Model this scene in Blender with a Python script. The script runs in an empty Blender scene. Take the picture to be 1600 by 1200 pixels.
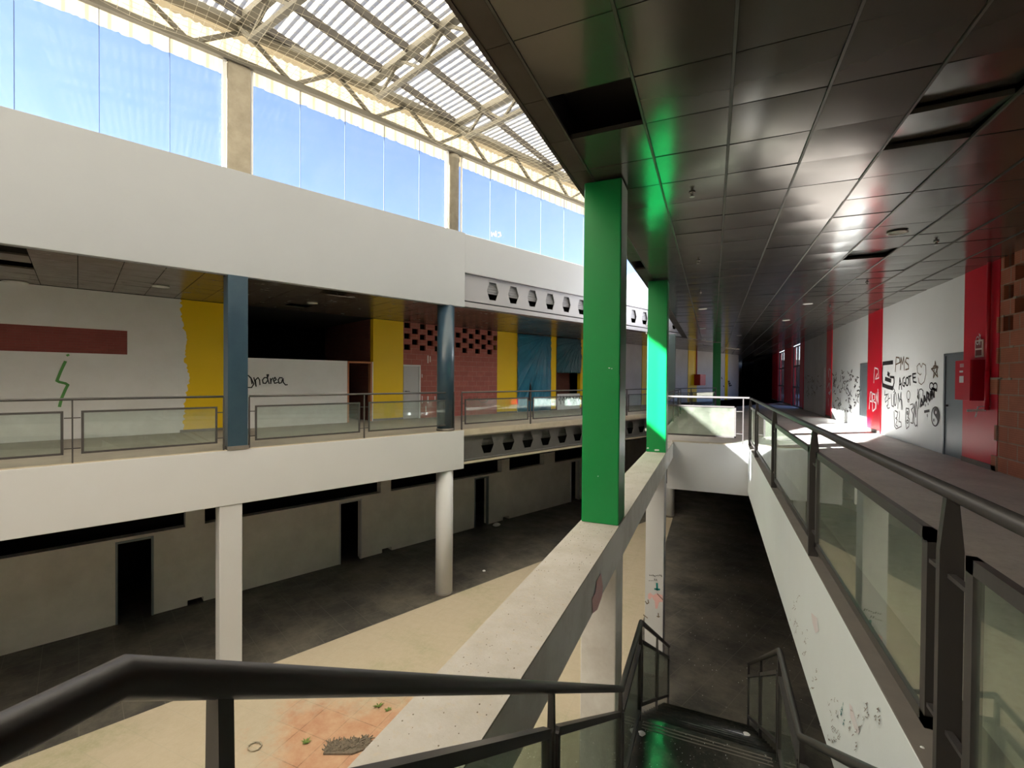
import bpy, bmesh, math, random
from mathutils import Vector, Matrix
random.seed(7)
scn = bpy.context.scene
COL = scn.collection

# ------------------------------------------------------------------ camera
FPX = 727.5
YAW, PIT, ROLL = math.radians(23.31), math.radians(-.62), math.radians(.43)
EYE = Vector((0, 0, 1.5))
_c, _s = math.cos(YAW), math.sin(YAW)
FW = Vector((-_s*math.cos(PIT), _c*math.cos(PIT), math.sin(PIT)))
RT = Vector((_c, _s, 0)); UP = RT.cross(FW)
R2 = RT*math.cos(ROLL)+UP*math.sin(ROLL); U2 = -RT*math.sin(ROLL)+UP*math.cos(ROLL)
cam = bpy.data.cameras.new('camera'); camo = bpy.data.objects.new('camera', cam); COL.objects.link(camo)
cam.sensor_width = 36; cam.sensor_fit = 'HORIZONTAL'; cam.lens = FPX/1600*36
cam.clip_start = .05; cam.clip_end = 500
camo.matrix_world = Matrix(((R2.x, U2.x, -FW.x, EYE.x), (R2.y, U2.y, -FW.y, EYE.y), (R2.z, U2.z, -FW.z, EYE.z), (0, 0, 0, 1)))
scn.camera = camo

# ------------------------------------------------------------------ world, sun, exposure
SUN_DIR = Vector((1.82, 1.38, -1.0))
SUN_STRENGTH = 30.0
SKY_STRENGTH = .115
EXPOSURE = 1.65
w = bpy.data.worlds.new('sky'); scn.world = w; w.use_nodes = True
nt = w.node_tree; nt.nodes.clear()
sky = nt.nodes.new('ShaderNodeTexSky'); sky.sky_type = 'NISHITA'; sky.sun_disc = False
sky.sun_elevation = math.radians(27); sky.sun_rotation = math.atan2(-SUN_DIR.x, -SUN_DIR.y)
sky.air_density = 1.0; sky.dust_density = .25; sky.ozone_density = 1.6; sky.altitude = 200
bg = nt.nodes.new('ShaderNodeBackground'); bg.inputs[1].default_value = SKY_STRENGTH
wo = nt.nodes.new('ShaderNodeOutputWorld')
tn = nt.nodes.new('ShaderNodeMix'); tn.data_type = 'RGBA'; tn.blend_type = 'MULTIPLY'; tn.inputs[0].default_value = 1; tn.inputs[7].default_value = (.93, .88, 1.07, 1)
nt.links.new(sky.outputs[0], tn.inputs[6]); nt.links.new(tn.outputs[2], bg.inputs[0]); nt.links.new(bg.outputs[0], wo.inputs[0])
sl = bpy.data.lights.new('sun', 'SUN'); sl.energy = SUN_STRENGTH; sl.angle = math.radians(.6); sl.color = (1, .965, .91)
so = bpy.data.objects.new('sun', sl); COL.objects.link(so); so.location = (-30, -20, 30)
so.rotation_euler = SUN_DIR.normalized().to_track_quat('-Z', 'Y').to_euler()
scn.view_settings.view_transform = 'Standard'; scn.view_settings.look = 'None'
scn.view_settings.exposure = EXPOSURE; scn.view_settings.gamma = 1; scn.view_settings.use_curve_mapping = False

# ------------------------------------------------------------------ pixel -> place helpers
def ray(x, y):
    return R2*((x-800)/FPX) - U2*((y-600)/FPX) + FW
def G(x, y, z=0.0):
    r = ray(x, y); return EYE + r*((z-EYE.z)/r.z)
DL = Vector((.402, .9156, 0)); NL = Vector((.9156, -.402, 0))     # the left gallery runs along DL
def L(s, n, z): return DL*s + NL*n + Vector((0, 0, z))
def LP(x, y, n):                                                     # pixel on the plane n = const of the left gallery -> s, z
    r = ray(x, y); P = EYE + r*(n/r.dot(NL)); return P.dot(DL), P.z
def U(u, v, z): return Vector((u, v, z))
def RP(x, y, u):                                                     # pixel on the plane u = const -> v, z
    r = ray(x, y); P = EYE + r*(u/r.x); return P.y, P.z
def VP(x, y, v):
    r = ray(x, y); P = EYE + r*(v/r.y); return P.x, P.z
NF, NW = -10.84, -15.14        # gallery edge, shop wall
UR = 4.44                      # right wall
ZC = 3.58                      # ceiling
ZL = -4.7                      # lower floor
UB0, UB1 = -1.27, -.87         # atrium edge beam
UE = -1.35                     # right ceiling edge
UD = .79                       # stairwell right edge
VS = 12.0                      # stairwell far edge

# ------------------------------------------------------------------ materials
MATS = {}
def newmat(n):
    m = bpy.data.materials.new(n); m.use_nodes = True; t = m.node_tree
    return m, t, t.nodes['Principled BSDF'], t.nodes['Material Output']
def N(t, k, **kw):
    n = t.nodes.new(k)
    for a, b in kw.items():
        if a.startswith('i_'):
            n.inputs[a[2:].replace('_', ' ')].default_value = b
        else: setattr(n, a, b)
    return n
def ramp(t, src, p0, p1, c0=(0, 0, 0, 1), c1=(1, 1, 1, 1)):
    r = t.nodes.new('ShaderNodeValToRGB'); r.color_ramp.elements[0].position = p0; r.color_ramp.elements[1].position = p1
    r.color_ramp.elements[0].color = c0; r.color_ramp.elements[1].color = c1; t.links.new(src, r.inputs[0]); return r
def mixc(t, fac, a, b, mode='MIX'):
    m = t.nodes.new('ShaderNodeMix'); m.data_type = 'RGBA'; m.blend_type = mode
    for sock, val in ((m.inputs[0], fac), (m.inputs[6], a), (m.inputs[7], b)):
        if isinstance(val, bpy.types.NodeSocket): t.links.new(val, sock)
        elif isinstance(val, (int, float)): sock.default_value = val
        else: sock.default_value = tuple(val)+((1,) if len(val) == 3 else ())
    return m.outputs[2]
def coord(t, scale=(1, 1, 1), kind='Position'):
    if kind == 'Position': o = t.nodes.new('ShaderNodeNewGeometry').outputs['Position']
    else: o = t.nodes.new('ShaderNodeTexCoord').outputs[kind]
    mp = t.nodes.new('ShaderNodeMapping'); mp.inputs['Scale'].default_value = scale; t.links.new(o, mp.inputs[0]); return mp.outputs[0]
def noise(t, vec, sc, det=4, rough=.6):
    n = N(t, 'ShaderNodeTexNoise'); n.inputs['Scale'].default_value = sc; n.inputs['Detail'].default_value = det; n.inputs['Roughness'].default_value = rough
    t.links.new(vec, n.inputs['Vector']); return n.outputs['Fac']
def bump(t, b, h, st, dist=.01):
    bm_ = N(t, 'ShaderNodeBump'); bm_.inputs['Strength'].default_value = st; bm_.inputs['Distance'].default_value = dist
    t.links.new(h, bm_.inputs['Height']); t.links.new(bm_.outputs[0], b.inputs['Normal'])
def paint(name, col, rough=.6, dirt=.15, dirtcol=None, metal=0, scale=1.2, bmp=.15, spec=.5, coat=0):
    if name in MATS: return MATS[name]
    m, t, b, o = newmat(name); v = coord(t)
    d = dirtcol or tuple(c*.55 for c in col)
    f = ramp(t, noise(t, v, scale, 6, .65), .38, .75)
    c = mixc(t, N(t, 'ShaderNodeMath', operation='MULTIPLY').outputs[0], col, d)
    mul = [n for n in t.nodes if n.type == 'MATH'][-1]; mul.inputs[1].default_value = dirt; t.links.new(f.outputs[0], mul.inputs[0])
    t.links.new(c, b.inputs['Base Color'])
    b.inputs['Roughness'].default_value = rough; b.inputs['Metallic'].default_value = metal; b.inputs['Specular IOR Level'].default_value = spec
    b.inputs['Coat Weight'].default_value = coat; b.inputs['Coat Roughness'].default_value = .12
    if bmp: bump(t, b, noise(t, v, 40, 3), bmp, .004)
    MATS[name] = m; return m
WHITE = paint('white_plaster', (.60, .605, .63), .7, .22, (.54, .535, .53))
WHITE_U = paint('darkened_white_plaster', (.345, .362, .39), .7, .2, (.30, .315, .34))  # white plaster darkened and blued to hold down the light on the upper fascia
WHITE_D = paint('dirty_plaster', (.78, .75, .69), .8, .5, (.45, .42, .36), scale=.9)
WHITE_W = paint('shop_wall_plaster', (.86, .85, .86), .8, .3, (.66, .64, .61), scale=1.6)
WHITE_R = paint('corridor_wall_paint', (.80, .85, .86), .7, .15, (.6, .6, .58), scale=.8)
YEL = paint('yellow_paint', (.93, .60, .0), .5, .12, (.82, .50, .0))
GRN = paint('green_gloss_paint', (.0, .25, .055), .3, .12, (.0, .21, .04), bmp=.06)
BLU = paint('slate_blue_gloss_paint', (.024, .05, .08), .3, .5, (.05, .095, .12), scale=1.8, bmp=.05)
SLATE = paint('dark_slate_paint', (.03, .06, .07), .4, .2)
RED = paint('red_paint', (.62, .0, .02), .4, .15, (.45, .0, .02), bmp=.08)
RED_D = paint('red_enamel', (.42, .0, .02), .3, .1, bmp=0)
METAL = paint('dark_painted_metal', (.07, .065, .065), .42, .25, (.08, .07, .06), metal=.2, scale=5, bmp=.08)
STEEL = paint('painted_roof_steel', (.15, .138, .108), .6, .5, (.13, .11, .085), scale=6)
STEEL_D = paint('brown_purlin_steel', (.04, .033, .027), .6, .4, (.06, .045, .035), scale=8)
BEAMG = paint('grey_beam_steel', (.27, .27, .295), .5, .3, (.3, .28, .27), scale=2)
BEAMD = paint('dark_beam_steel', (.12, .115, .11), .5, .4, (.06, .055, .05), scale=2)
CONC = paint('raw_concrete', (.36, .32, .25), .9, .6, (.20, .17, .13), scale=4, bmp=.6)
BLACK = paint('black_and_shade_paint', (.012, .010, .010), .95, .0, bmp=0)  # black trims, and unlit depth put into colour behind openings
DOORG = paint('grey_door_paint', (.20, .24, .26), .42, .3, (.12, .15, .17), metal=.3, scale=1.3, bmp=.03)
DOORL = paint('pale_grey_door', (.56, .55, .56), .5, .15, bmp=.03)
ORANGE = paint('bare_wood_frame', (.50, .20, .09), .7, .4)
KERB = paint('grey_brown_kerb', (.17, .15, .135), .75, .4, (.28, .25, .21), scale=3)
KERBL = paint('dusty_ledge', (.50, .44, .34), .8, .5, (.34, .29, .21), scale=3)
CHROME = paint('sprinkler_metal', (.6, .6, .58), .25, 0, metal=.9, bmp=0)
LAMPW = paint('white_lamp_ring', (.75, .75, .70), .4, .1, bmp=0)
INK = paint('black_marker', (.012, .012, .014), .6, 0, bmp=0)
INKB = paint('brown_marker', (.16, .11, .07), .7, 0, bmp=0)
INKG = paint('green_spray', (.12, .36, .10), .7, 0, bmp=0)
INKT = paint('teal_marker', (.0, .22, .20), .7, 0, bmp=0)
INKW = paint('white_spray', (.78, .70, .70), .7, 0, bmp=0)
PINK = paint('pink_spray', (.78, .46, .46), .8, .3, (.72, .62, .6), scale=8, bmp=0)
PAPER = paint('white_paper', (.8, .8, .8), .8, .1, bmp=0)
NETM = paint('cream_net_cord', (.46, .42, .32), .8, 0, bmp=0)
LEAF = paint('weed_green', (.16, .24, .05), .7, .4, bmp=0)
RUB = paint('broken_rubble', (.20, .16, .12), .95, .7, (.07, .06, .045), scale=25, bmp=.8)

def mk_beamtop():
    m, t, b, o = newmat('dusty_beam_plaster'); v = coord(t)
    n1 = ramp(t, noise(t, v, 2.2, 8, .75), .40, .72); n2 = ramp(t, noise(t, v, 22, 4, .7), .55, .68)
    c = mixc(t, n1.outputs[0], (.46, .435, .405), (.36, .325, .27)); c = mixc(t, n2.outputs[0], c, (.44, .39, .32))
    t.links.new(c, b.inputs['Base Color']); b.inputs['Roughness'].default_value = .85; bump(t, b, noise(t, v, 60, 4), .5, .005); return m
BEAMTOP = mk_beamtop()
def mk_beamside():
    m, t, b, o = newmat('grimy_beam_side_plaster'); v = coord(t)
    n1 = ramp(t, noise(t, v, 1.5, 6, .7), .45, .75)
    c = mixc(t, n1.outputs[0], (.80, .775, .76), (.60, .56, .53))
    t.links.new(c, b.inputs['Base Color']); b.inputs['Roughness'].default_value = .8; return m
BEAMSIDE = mk_beamside()

def mk_brick(name, c1, c2, mortar, bw=.33, rh=.19, ms=.012, shade=1):
    m, t, b, o = newmat(name)
    uv = t.nodes.new('ShaderNodeUVMap')
    br = N(t, 'ShaderNodeTexBrick'); br.inputs['Scale'].default_value = 1; br.inputs['Brick Width'].default_value = bw; br.inputs['Row Height'].default_value = rh
    br.inputs['Mortar Size'].default_value = ms; br.inputs['Mortar Smooth'].default_value = .2; br.inputs['Bias'].default_value = 0
    br.inputs['Color1'].default_value = c1+(1,); br.inputs['Color2'].default_value = c2+(1,); br.inputs['Mortar'].default_value = mortar+(1,)
    t.links.new(uv.outputs[0], br.inputs['Vector'])
    n = ramp(t, noise(t, uv.outputs[0], 3.5, 6, .7), .3, .8)
    # fine ribs pressed in each hollow block
    wv = N(t, 'ShaderNodeTexWave'); wv.bands_direction = 'Y'; wv.inputs['Scale'].default_value = 9; wv.inputs['Distortion'].default_value = .6
    t.links.new(uv.outputs[0], wv.inputs['Vector'])
    c = mixc(t, n.outputs[0], br.outputs[0], tuple(x*.7 for x in c1)); c = mixc(t, .12, c, wv.outputs[0], 'MULTIPLY')
    t.links.new(c, b.inputs['Base Color']); b.inputs['Roughness'].default_value = .9
    iv = N(t, 'ShaderNodeMath', operation='SUBTRACT'); iv.inputs[0].default_value = 1; t.links.new(br.outputs['Fac'], iv.inputs[1])
    bump(t, b, iv.outputs[0], .6, .012); return m
BRICK_R = mk_brick('red_block_wall', (.54, .17, .14), (.45, .13, .105), (.58, .32, .27), .44, .2, .010)
BRICK_S = mk_brick('thin_red_brick_strip', (.36, .09, .08), (.30, .07, .065), (.30, .13, .11), .24, .06, .004)
BRICK_O = mk_brick('orange_hollow_block_wall', (.56, .20, .115), (.48, .155, .09), (.42, .35, .27), .52, .26, .014)
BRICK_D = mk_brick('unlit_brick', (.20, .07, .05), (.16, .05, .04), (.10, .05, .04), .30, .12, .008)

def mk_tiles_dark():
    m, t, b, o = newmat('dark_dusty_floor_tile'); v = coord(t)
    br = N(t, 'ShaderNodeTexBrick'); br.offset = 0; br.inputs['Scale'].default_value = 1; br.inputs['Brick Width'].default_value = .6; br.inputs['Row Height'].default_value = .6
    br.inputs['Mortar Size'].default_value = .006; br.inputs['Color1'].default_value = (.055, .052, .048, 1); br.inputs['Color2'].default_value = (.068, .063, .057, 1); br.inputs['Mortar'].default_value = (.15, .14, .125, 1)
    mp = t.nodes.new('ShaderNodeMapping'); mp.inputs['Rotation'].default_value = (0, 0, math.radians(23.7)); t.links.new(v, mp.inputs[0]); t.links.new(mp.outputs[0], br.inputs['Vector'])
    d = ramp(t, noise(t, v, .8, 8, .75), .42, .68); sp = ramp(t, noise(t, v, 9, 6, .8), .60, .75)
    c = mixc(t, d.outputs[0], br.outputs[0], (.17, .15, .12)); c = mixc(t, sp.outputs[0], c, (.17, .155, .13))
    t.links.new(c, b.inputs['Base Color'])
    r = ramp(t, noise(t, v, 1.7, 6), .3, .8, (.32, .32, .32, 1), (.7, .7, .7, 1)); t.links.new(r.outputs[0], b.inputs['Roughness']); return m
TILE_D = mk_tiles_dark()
def mk_sand():
    m, t, b, o = newmat('dusty_atrium_tile_floor'); v = coord(t)
    br = N(t, 'ShaderNodeTexBrick'); br.offset = 0; br.inputs['Scale'].default_value = 1; br.inputs['Brick Width'].default_value = .6; br.inputs['Row Height'].default_value = .6
    br.inputs['Mortar Size'].default_value = .008; br.inputs['Color1'].default_value = (.50, .26, .15, 1); br.inputs['Color2'].default_value = (.46, .23, .14, 1); br.inputs['Mortar'].default_value = (.24, .12, .07, 1)
    t.links.new(v, br.inputs['Vector'])
    # dust lies over the tiles except for one swept patch
    P = G(560, 1170, ZL)
    vs = N(t, 'ShaderNodeVectorMath', operation='SUBTRACT'); vs.inputs[1].default_value = P; t.links.new(v, vs.inputs[0])
    ms = N(t, 'ShaderNodeVectorMath', operation='MULTIPLY'); ms.inputs[1].default_value = (.62, .95, 0); t.links.new(vs.outputs[0], ms.inputs[0])
    ln = N(t, 'ShaderNodeVectorMath', operation='LENGTH'); t.links.new(ms.outputs[0], ln.inputs[0])
    nn = noise(t, v, 1.1, 6, .7); ad = N(t, 'ShaderNodeMath', operation='MULTIPLY_ADD'); ad.inputs[1].default_value = 1.9; t.links.new(nn, ad.inputs[0]); t.links.new(ln.outputs['Value'], ad.inputs[2])
    dust = ramp(t, ad.outputs[0], 0, 1); dust.color_ramp.elements[0].position = .0
    sb = N(t, 'ShaderNodeMapRange'); sb.inputs['From Min'].default_value = 1.75; sb.inputs['From Max'].default_value = 2.25; t.links.new(ad.outputs[0], sb.inputs['Value'])
    moss = ramp(t, noise(t, v, .45, 5, .6), .50, .70)
    c1 = mixc(t, moss.outputs[0], (.475, .42, .31), (.35, .35, .215)); fine = ramp(t, noise(t, v, 6, 8, .8), .35, .75)
    c1 = mixc(t, fine.outputs[0], c1, (.53, .475, .365)); 
    tl = mixc(t, .22, c1, br.outputs[0], 'MIX')
    pat = mixc(t, ramp(t, noise(t, v, 3, 8, .75), .35, .7).outputs[0], br.outputs[0], (.58, .38, .24))
    c = mixc(t, sb.outputs[0], pat, mixc(t, .5, c1, tl))
    t.links.new(c, b.inputs['Base Color']); b.inputs['Roughness'].default_value = .85; bump(t, b, noise(t, v, 25, 5), .4, .006); return m
SAND = mk_sand()
def mk_cfloor():
    m, t, b, o = newmat('worn_grey_gallery_floor'); v = coord(t)
    d = ramp(t, noise(t, v, 1.4, 8, .7), .35, .75)
    c = mixc(t, d.outputs[0], (.48, .44, .42), (.64, .595, .55))
    f = ramp(t, noise(t, v, 12, 6, .8), .5, .7); c = mixc(t, f.outputs[0], c, (.42, .38, .35))
    t.links.new(c, b.inputs['Base Color']); b.inputs['Roughness'].default_value = .6; bump(t, b, noise(t, v, 30, 4), .2, .004); return m
CFLOOR = mk_cfloor()
def mk_lfloor():
    m, t, b, o = newmat('dusty_left_gallery_floor'); v = coord(t)
    d = ramp(t, noise(t, v, 1.1, 8, .7), .35, .75); c = mixc(t, d.outputs[0], (.30, .27, .23), (.42, .38, .31))
    t.links.new(c, b.inputs['Base Color']); b.inputs['Roughness'].default_value = .6; return m
LFLOOR = mk_lfloor()
def mk_ceil(name, col, rough, aniso=0):
    m, t, b, o = newmat(name); v = coord(t)
    n = ramp(t, noise(t, v, .9, 5, .6), .3, .8); c = mixc(t, n.outputs[0], col, tuple(x*.78 for x in col))
    t.links.new(c, b.inputs['Base Color']); b.inputs['Metallic'].default_value = .62
    r = ramp(t, noise(t, v, 2.5, 5, .7), .25, .8, (rough*.75,)*3+(1,), (rough*1.3,)*3+(1,)); t.links.new(r.outputs[0], b.inputs['Roughness'])
    bump(t, b, noise(t, v, 1.6, 2), .12, .01); return m
CEILM = mk_ceil('brushed_metal_ceiling_panel', (.165, .155, .135), .17)
CEILE = mk_ceil('brown_metal_ceiling_edge', (.10, .085, .072), .45)
CEILL = mk_ceil('left_gallery_ceiling_panel', (.25, .205, .17), .24)
GRID = paint('ceiling_grid_bar', (.11, .105, .09), .4, .1, metal=.5, bmp=0)

def mk_glass(name, tint=(.93, .97, .94), dust=.10, dustcol=(.45, .47, .40), rough=.0, fres=1.5):
    m, t, b, o = newmat(name); t.nodes.remove(b)
    tr = N(t, 'ShaderNodeBsdfTransparent'); tr.inputs[0].default_value = tint+(1,)
    gl = N(t, 'ShaderNodeBsdfGlossy'); gl.inputs['Roughness'].default_value = rough; gl.inputs[0].default_value = (.95, .97, .95, 1)
    df = N(t, 'ShaderNodeBsdfDiffuse'); df.inputs[0].default_value = dustcol+(1,)
    f0 = ((fres-1)/(fres+1))**2
    lw = N(t, 'ShaderNodeLayerWeight'); lw.inputs[0].default_value = .5
    pw = N(t, 'ShaderNodeMath', operation='POWER'); pw.inputs[1].default_value = 4.6; t.links.new(lw.outputs['Facing'], pw.inputs[0])
    fr = N(t, 'ShaderNodeMath', operation='MULTIPLY_ADD'); fr.inputs[1].default_value = 1-f0; fr.inputs[2].default_value = f0; t.links.new(pw.outputs[0], fr.inputs[0])
    m1 = N(t, 'ShaderNodeMixShader'); t.links.new(fr.outputs[0], m1.inputs[0]); t.links.new(tr.outputs[0], m1.inputs[1]); t.links.new(gl.outputs[0], m1.inputs[2])
    v = coord(t); n = noise(t, v, 2.5, 6, .7); mr = N(t, 'ShaderNodeMapRange'); mr.inputs['From Min'].default_value = .3; mr.inputs['From Max'].default_value = .8
    mr.inputs['To Min'].default_value = dust*.5; mr.inputs['To Max'].default_value = dust*1.6; t.links.new(n, mr.inputs['Value'])
    m2 = N(t, 'ShaderNodeMixShader'); t.links.new(mr.outputs[0], m2.inputs[0]); t.links.new(m1.outputs[0], m2.inputs[1]); t.links.new(df.outputs[0], m2.inputs[2])
    t.links.new(m2.outputs[0], o.inputs[0]); return m
GLASS = mk_glass('dusty_railing_glass', (.86, .93, .88), .115, (.42, .45, .37), 0, 1.62)
GLASSL = mk_glass('far_railing_glass', (.90, .95, .93), .06, (.5, .52, .48), 0, 1.5)
GLASSW = mk_glass('clerestory_glass', (.97, .985, 1), .03, (.8, .82, .85), 0, 1.15)
def mk_trans(name, col, tcol, dens):
    m, t, b, o = newmat(name); t.nodes.remove(b); v = coord(t)
    df = N(t, 'ShaderNodeBsdfDiffuse'); ts = N(t, 'ShaderNodeBsdfTranslucent')
    n = ramp(t, noise(t, v, 1.8, 6, .7), .35, .8)
    c = mixc(t, n.outputs[0], col, tuple(x*.82 for x in col)); c2 = mixc(t, n.outputs[0], tcol, tuple(x*.80 for x in tcol))
    t.links.new(c, df.inputs[0]); t.links.new(c2, ts.inputs[0])
    mx = N(t, 'ShaderNodeMixShader'); mx.inputs[0].default_value = dens; t.links.new(df.outputs[0], mx.inputs[1]); t.links.new(ts.outputs[0], mx.inputs[2]); t.links.new(mx.outputs[0], o.inputs[0]); return m
ROOFS = mk_trans('cream_translucent_roof_sheet', (.85, .80, .68), (.50, .465, .375), .82)
CLAD = mk_trans('yellowed_translucent_cladding', (.36, .31, .22), (.21, .175, .115), .60)
TARP = None
def mk_tarp(name, col, hl, cx, cz, dens):
    m, t, b, o = newmat(name)
    uv = t.nodes.new('ShaderNodeUVMap')
    vs = N(t, 'ShaderNodeVectorMath', operation='SUBTRACT'); vs.inputs[1].default_value = (cx, cz, 0); t.links.new(uv.outputs[0], vs.inputs[0])
    sx = N(t, 'ShaderNodeSeparateXYZ'); t.links.new(vs.outputs[0], sx.inputs[0])
    at = N(t, 'ShaderNodeMath', operation='ARCTAN2'); t.links.new(sx.outputs[0], at.inputs[0]); t.links.new(sx.outputs[1], at.inputs[1])
    cb = N(t, 'ShaderNodeCombineXYZ'); t.links.new(at.outputs[0], cb.inputs[0])
    n = noise(t, cb.outputs[0], dens, 3, .6); bump(t, b, n, 1.0, .12)
    n2 = noise(t, uv.outputs[0], 2, 6, .7); r = ramp(t, n2, .3, .8)
    c = mixc(t, r.outputs[0], col, tuple(x*.7 for x in col)); 
    hh = ramp(t, n, .62, .70); c = mixc(t, hh.outputs[0], c, hl)
    t.links.new(c, b.inputs['Base Color']); b.inputs['Roughness'].default_value = .25; return m

# ------------------------------------------------------------------ mesh building
class MB:
    def __init__(s): s.v = []; s.f = []; s.uv = []; s.smooth = []
    def face(s, pts, uvs=None, sm=False):
        i = len(s.v); s.v += [Vector(p) for p in pts]; s.f.append(tuple(range(i, i+len(pts)))); s.uv.append(uvs); s.smooth.append(sm)
    def box(s, P, a0, a1, b0, b1, c0, c1, uvax='a'):
        q = [P(a, b, c) for a in (a0, a1) for b in (b0, b1) for c in (c0, c1)]
        l = [(a, b, c) for a in (a0, a1) for b in (b0, b1) for c in (c0, c1)]
        for f in ((0, 1, 3, 2), (4, 6, 7, 5), (0, 4, 5, 1), (2, 3, 7, 6), (0, 2, 6, 4), (1, 5, 7, 3)):
            s.face([q[k] for k in f], [(l[k][0]+l[k][1], l[k][2]) if f not in ((0, 2, 6, 4), (1, 5, 7, 3)) else (l[k][0], l[k][1]) for k in f])
    def prism(s, pts, ext):
        ext = Vector(ext); n = len(pts); a = [Vector(p) for p in pts]; b = [p+ext for p in a]
        s.face(a[::-1]); s.face(b)
        for i in range(n): s.face([a[i], a[(i+1) % n], b[(i+1) % n], b[i]])
    def bar(s, A, B, w, h=None, up=(0, 0, 1)):
        A = Vector(A); B = Vector(B); h = h or w; d = (B-A).normalized(); up = Vector(up)
        x = d.cross(up)
        if x.length < 1e-3: x = d.cross(Vector((0, 1, 0)))
        x.normalize(); y = x.cross(d)
        c = [x*w/2+y*h/2, -x*w/2+y*h/2, -x*w/2-y*h/2, x*w/2-y*h/2]
        a = [A+k for k in c]; b = [B+k for k in c]
        s.face(a); s.face(b[::-1])
        for i in range(4): s.face([a[i], b[i], b[(i+1) % 4], a[(i+1) % 4]])
    def pipe(s, pts, r, seg=16, cap=True):
        pts = [Vector(p) for p in pts]; rings = []
        d0 = (pts[1]-pts[0]).normalized(); x = d0.cross(Vector((0, 0, 1)))
        if x.length < 1e-3: x = Vector((1, 0, 0))
        x.normalize()
        for i, p in enumerate(pts):
            da = (pts[i]-pts[i-1]).normalized() if i else (pts[1]-pts[0]).normalized()
            db = (pts[i+1]-pts[i]).normalized() if i < len(pts)-1 else da
            t = (da+db).normalized(); k = 1/max(.5, t.dot(da)); x = (x-t*x.dot(t)).normalized(); y = t.cross(x)
            bis = (db-da)
            ring = []
            for j in range(seg):
                a = 2*math.pi*j/seg; o = x*math.cos(a)*r+y*math.sin(a)*r
                if bis.length > 1e-3:
                    bn = bis.normalized(); o = o+bn*o.dot(bn)*(k-1)
                ring.append(p+o)
            rings.append(ring)
        base = len(s.v)
        for rg in rings: s.v += rg
        for i in range(len(rings)-1):
            for j in range(seg):
                j2 = (j+1) % seg; s.f.append((base+i*seg+j, base+i*seg+j2, base+(i+1)*seg+j2, base+(i+1)*seg+j)); s.uv.append(None); s.smooth.append(True)
        if cap:
            s.face(rings[0][::-1]); s.face(rings[-1])
    def lathe(s, c, prof, seg=24, axis=(0, 0, 1)):
        c = Vector(c); base = len(s.v); n = len(prof)
        for (r, z) in prof:
            for j in range(seg):
                a = 2*math.pi*j/seg; s.v.append(c+Vector((r*math.cos(a), r*math.sin(a), z)))
        for i in range(n-1):
            for j in range(seg):
                j2 = (j+1) % seg; s.f.append((base+i*seg+j, base+i*seg+j2, base+(i+1)*seg+j2, base+(i+1)*seg+j)); s.uv.append(None); s.smooth.append(True)
        s.face([c+Vector((prof[0][0]*math.cos(2*math.pi*j/seg), prof[0][0]*math.sin(2*math.pi*j/seg), prof[0][1])) for j in range(seg)][::-1])
        s.face([c+Vector((prof[-1][0]*math.cos(2*math.pi*j/seg), prof[-1][0]*math.sin(2*math.pi*j/seg), prof[-1][1])) for j in range(seg)])
    def build(s, name, mat, parent=None, bevel=0, mats=None, recalc=True, kind=None):
        me = bpy.data.meshes.new(name); 
        org = parent.matrix_world.translation.copy() if parent is not None else Vector((0, 0, 0))
        if parent is None and s.v:
            lo = [min(v[k] for v in s.v) for k in range(3)]; hi = [max(v[k] for v in s.v) for k in range(3)]
            org = Vector(((lo[0]+hi[0])/2, (lo[1]+hi[1])/2, lo[2]))
        else:
            p = parent
            org = Vector((0, 0, 0))
            while p is not None: org += p.location; p = p.parent
        me.from_pydata([tuple(v-org) for v in s.v], [], s.f)
        ul = me.uv_layers.new(name='UVMap')
        for pl, u in zip(me.polygons, s.uv):
            if u:
                for li, q in zip(pl.loop_indices, u): ul.data[li].uv = q
        for pl, sm in zip(me.polygons, s.smooth): pl.use_smooth = sm
        bm = bmesh.new(); bm.from_mesh(me)
        bmesh.ops.remove_doubles(bm, verts=bm.verts, dist=1e-5)
        if recalc: bmesh.ops.recalc_face_normals(bm, faces=bm.faces)
        bm.to_mesh(me); bm.free()
        me.materials.append(mat)
        o = bpy.data.objects.new(name, me); COL.objects.link(o)
        if parent is None: o.location = org
        else: o.parent = parent
        if bevel:
            b = o.modifiers.new('bevel', 'BEVEL'); b.width = bevel; b.segments = 2; b.limit_method = 'ANGLE'
        if kind: o['kind'] = kind
        return o
def tag(o, label, cat, group=None):
    o['label'] = label; o['category'] = cat
    if group: o['group'] = group
    return o
def empty(name, loc, label, cat, group=None):
    o = bpy.data.objects.new(name, None); COL.objects.link(o); o.location = loc; o.empty_display_size = .1; bpy.context.view_layer.update(); return tag(o, label, cat, group)
def struct(mb, name, mat, bevel=0): return mb.build(name, mat, None, bevel, kind='structure')
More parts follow.
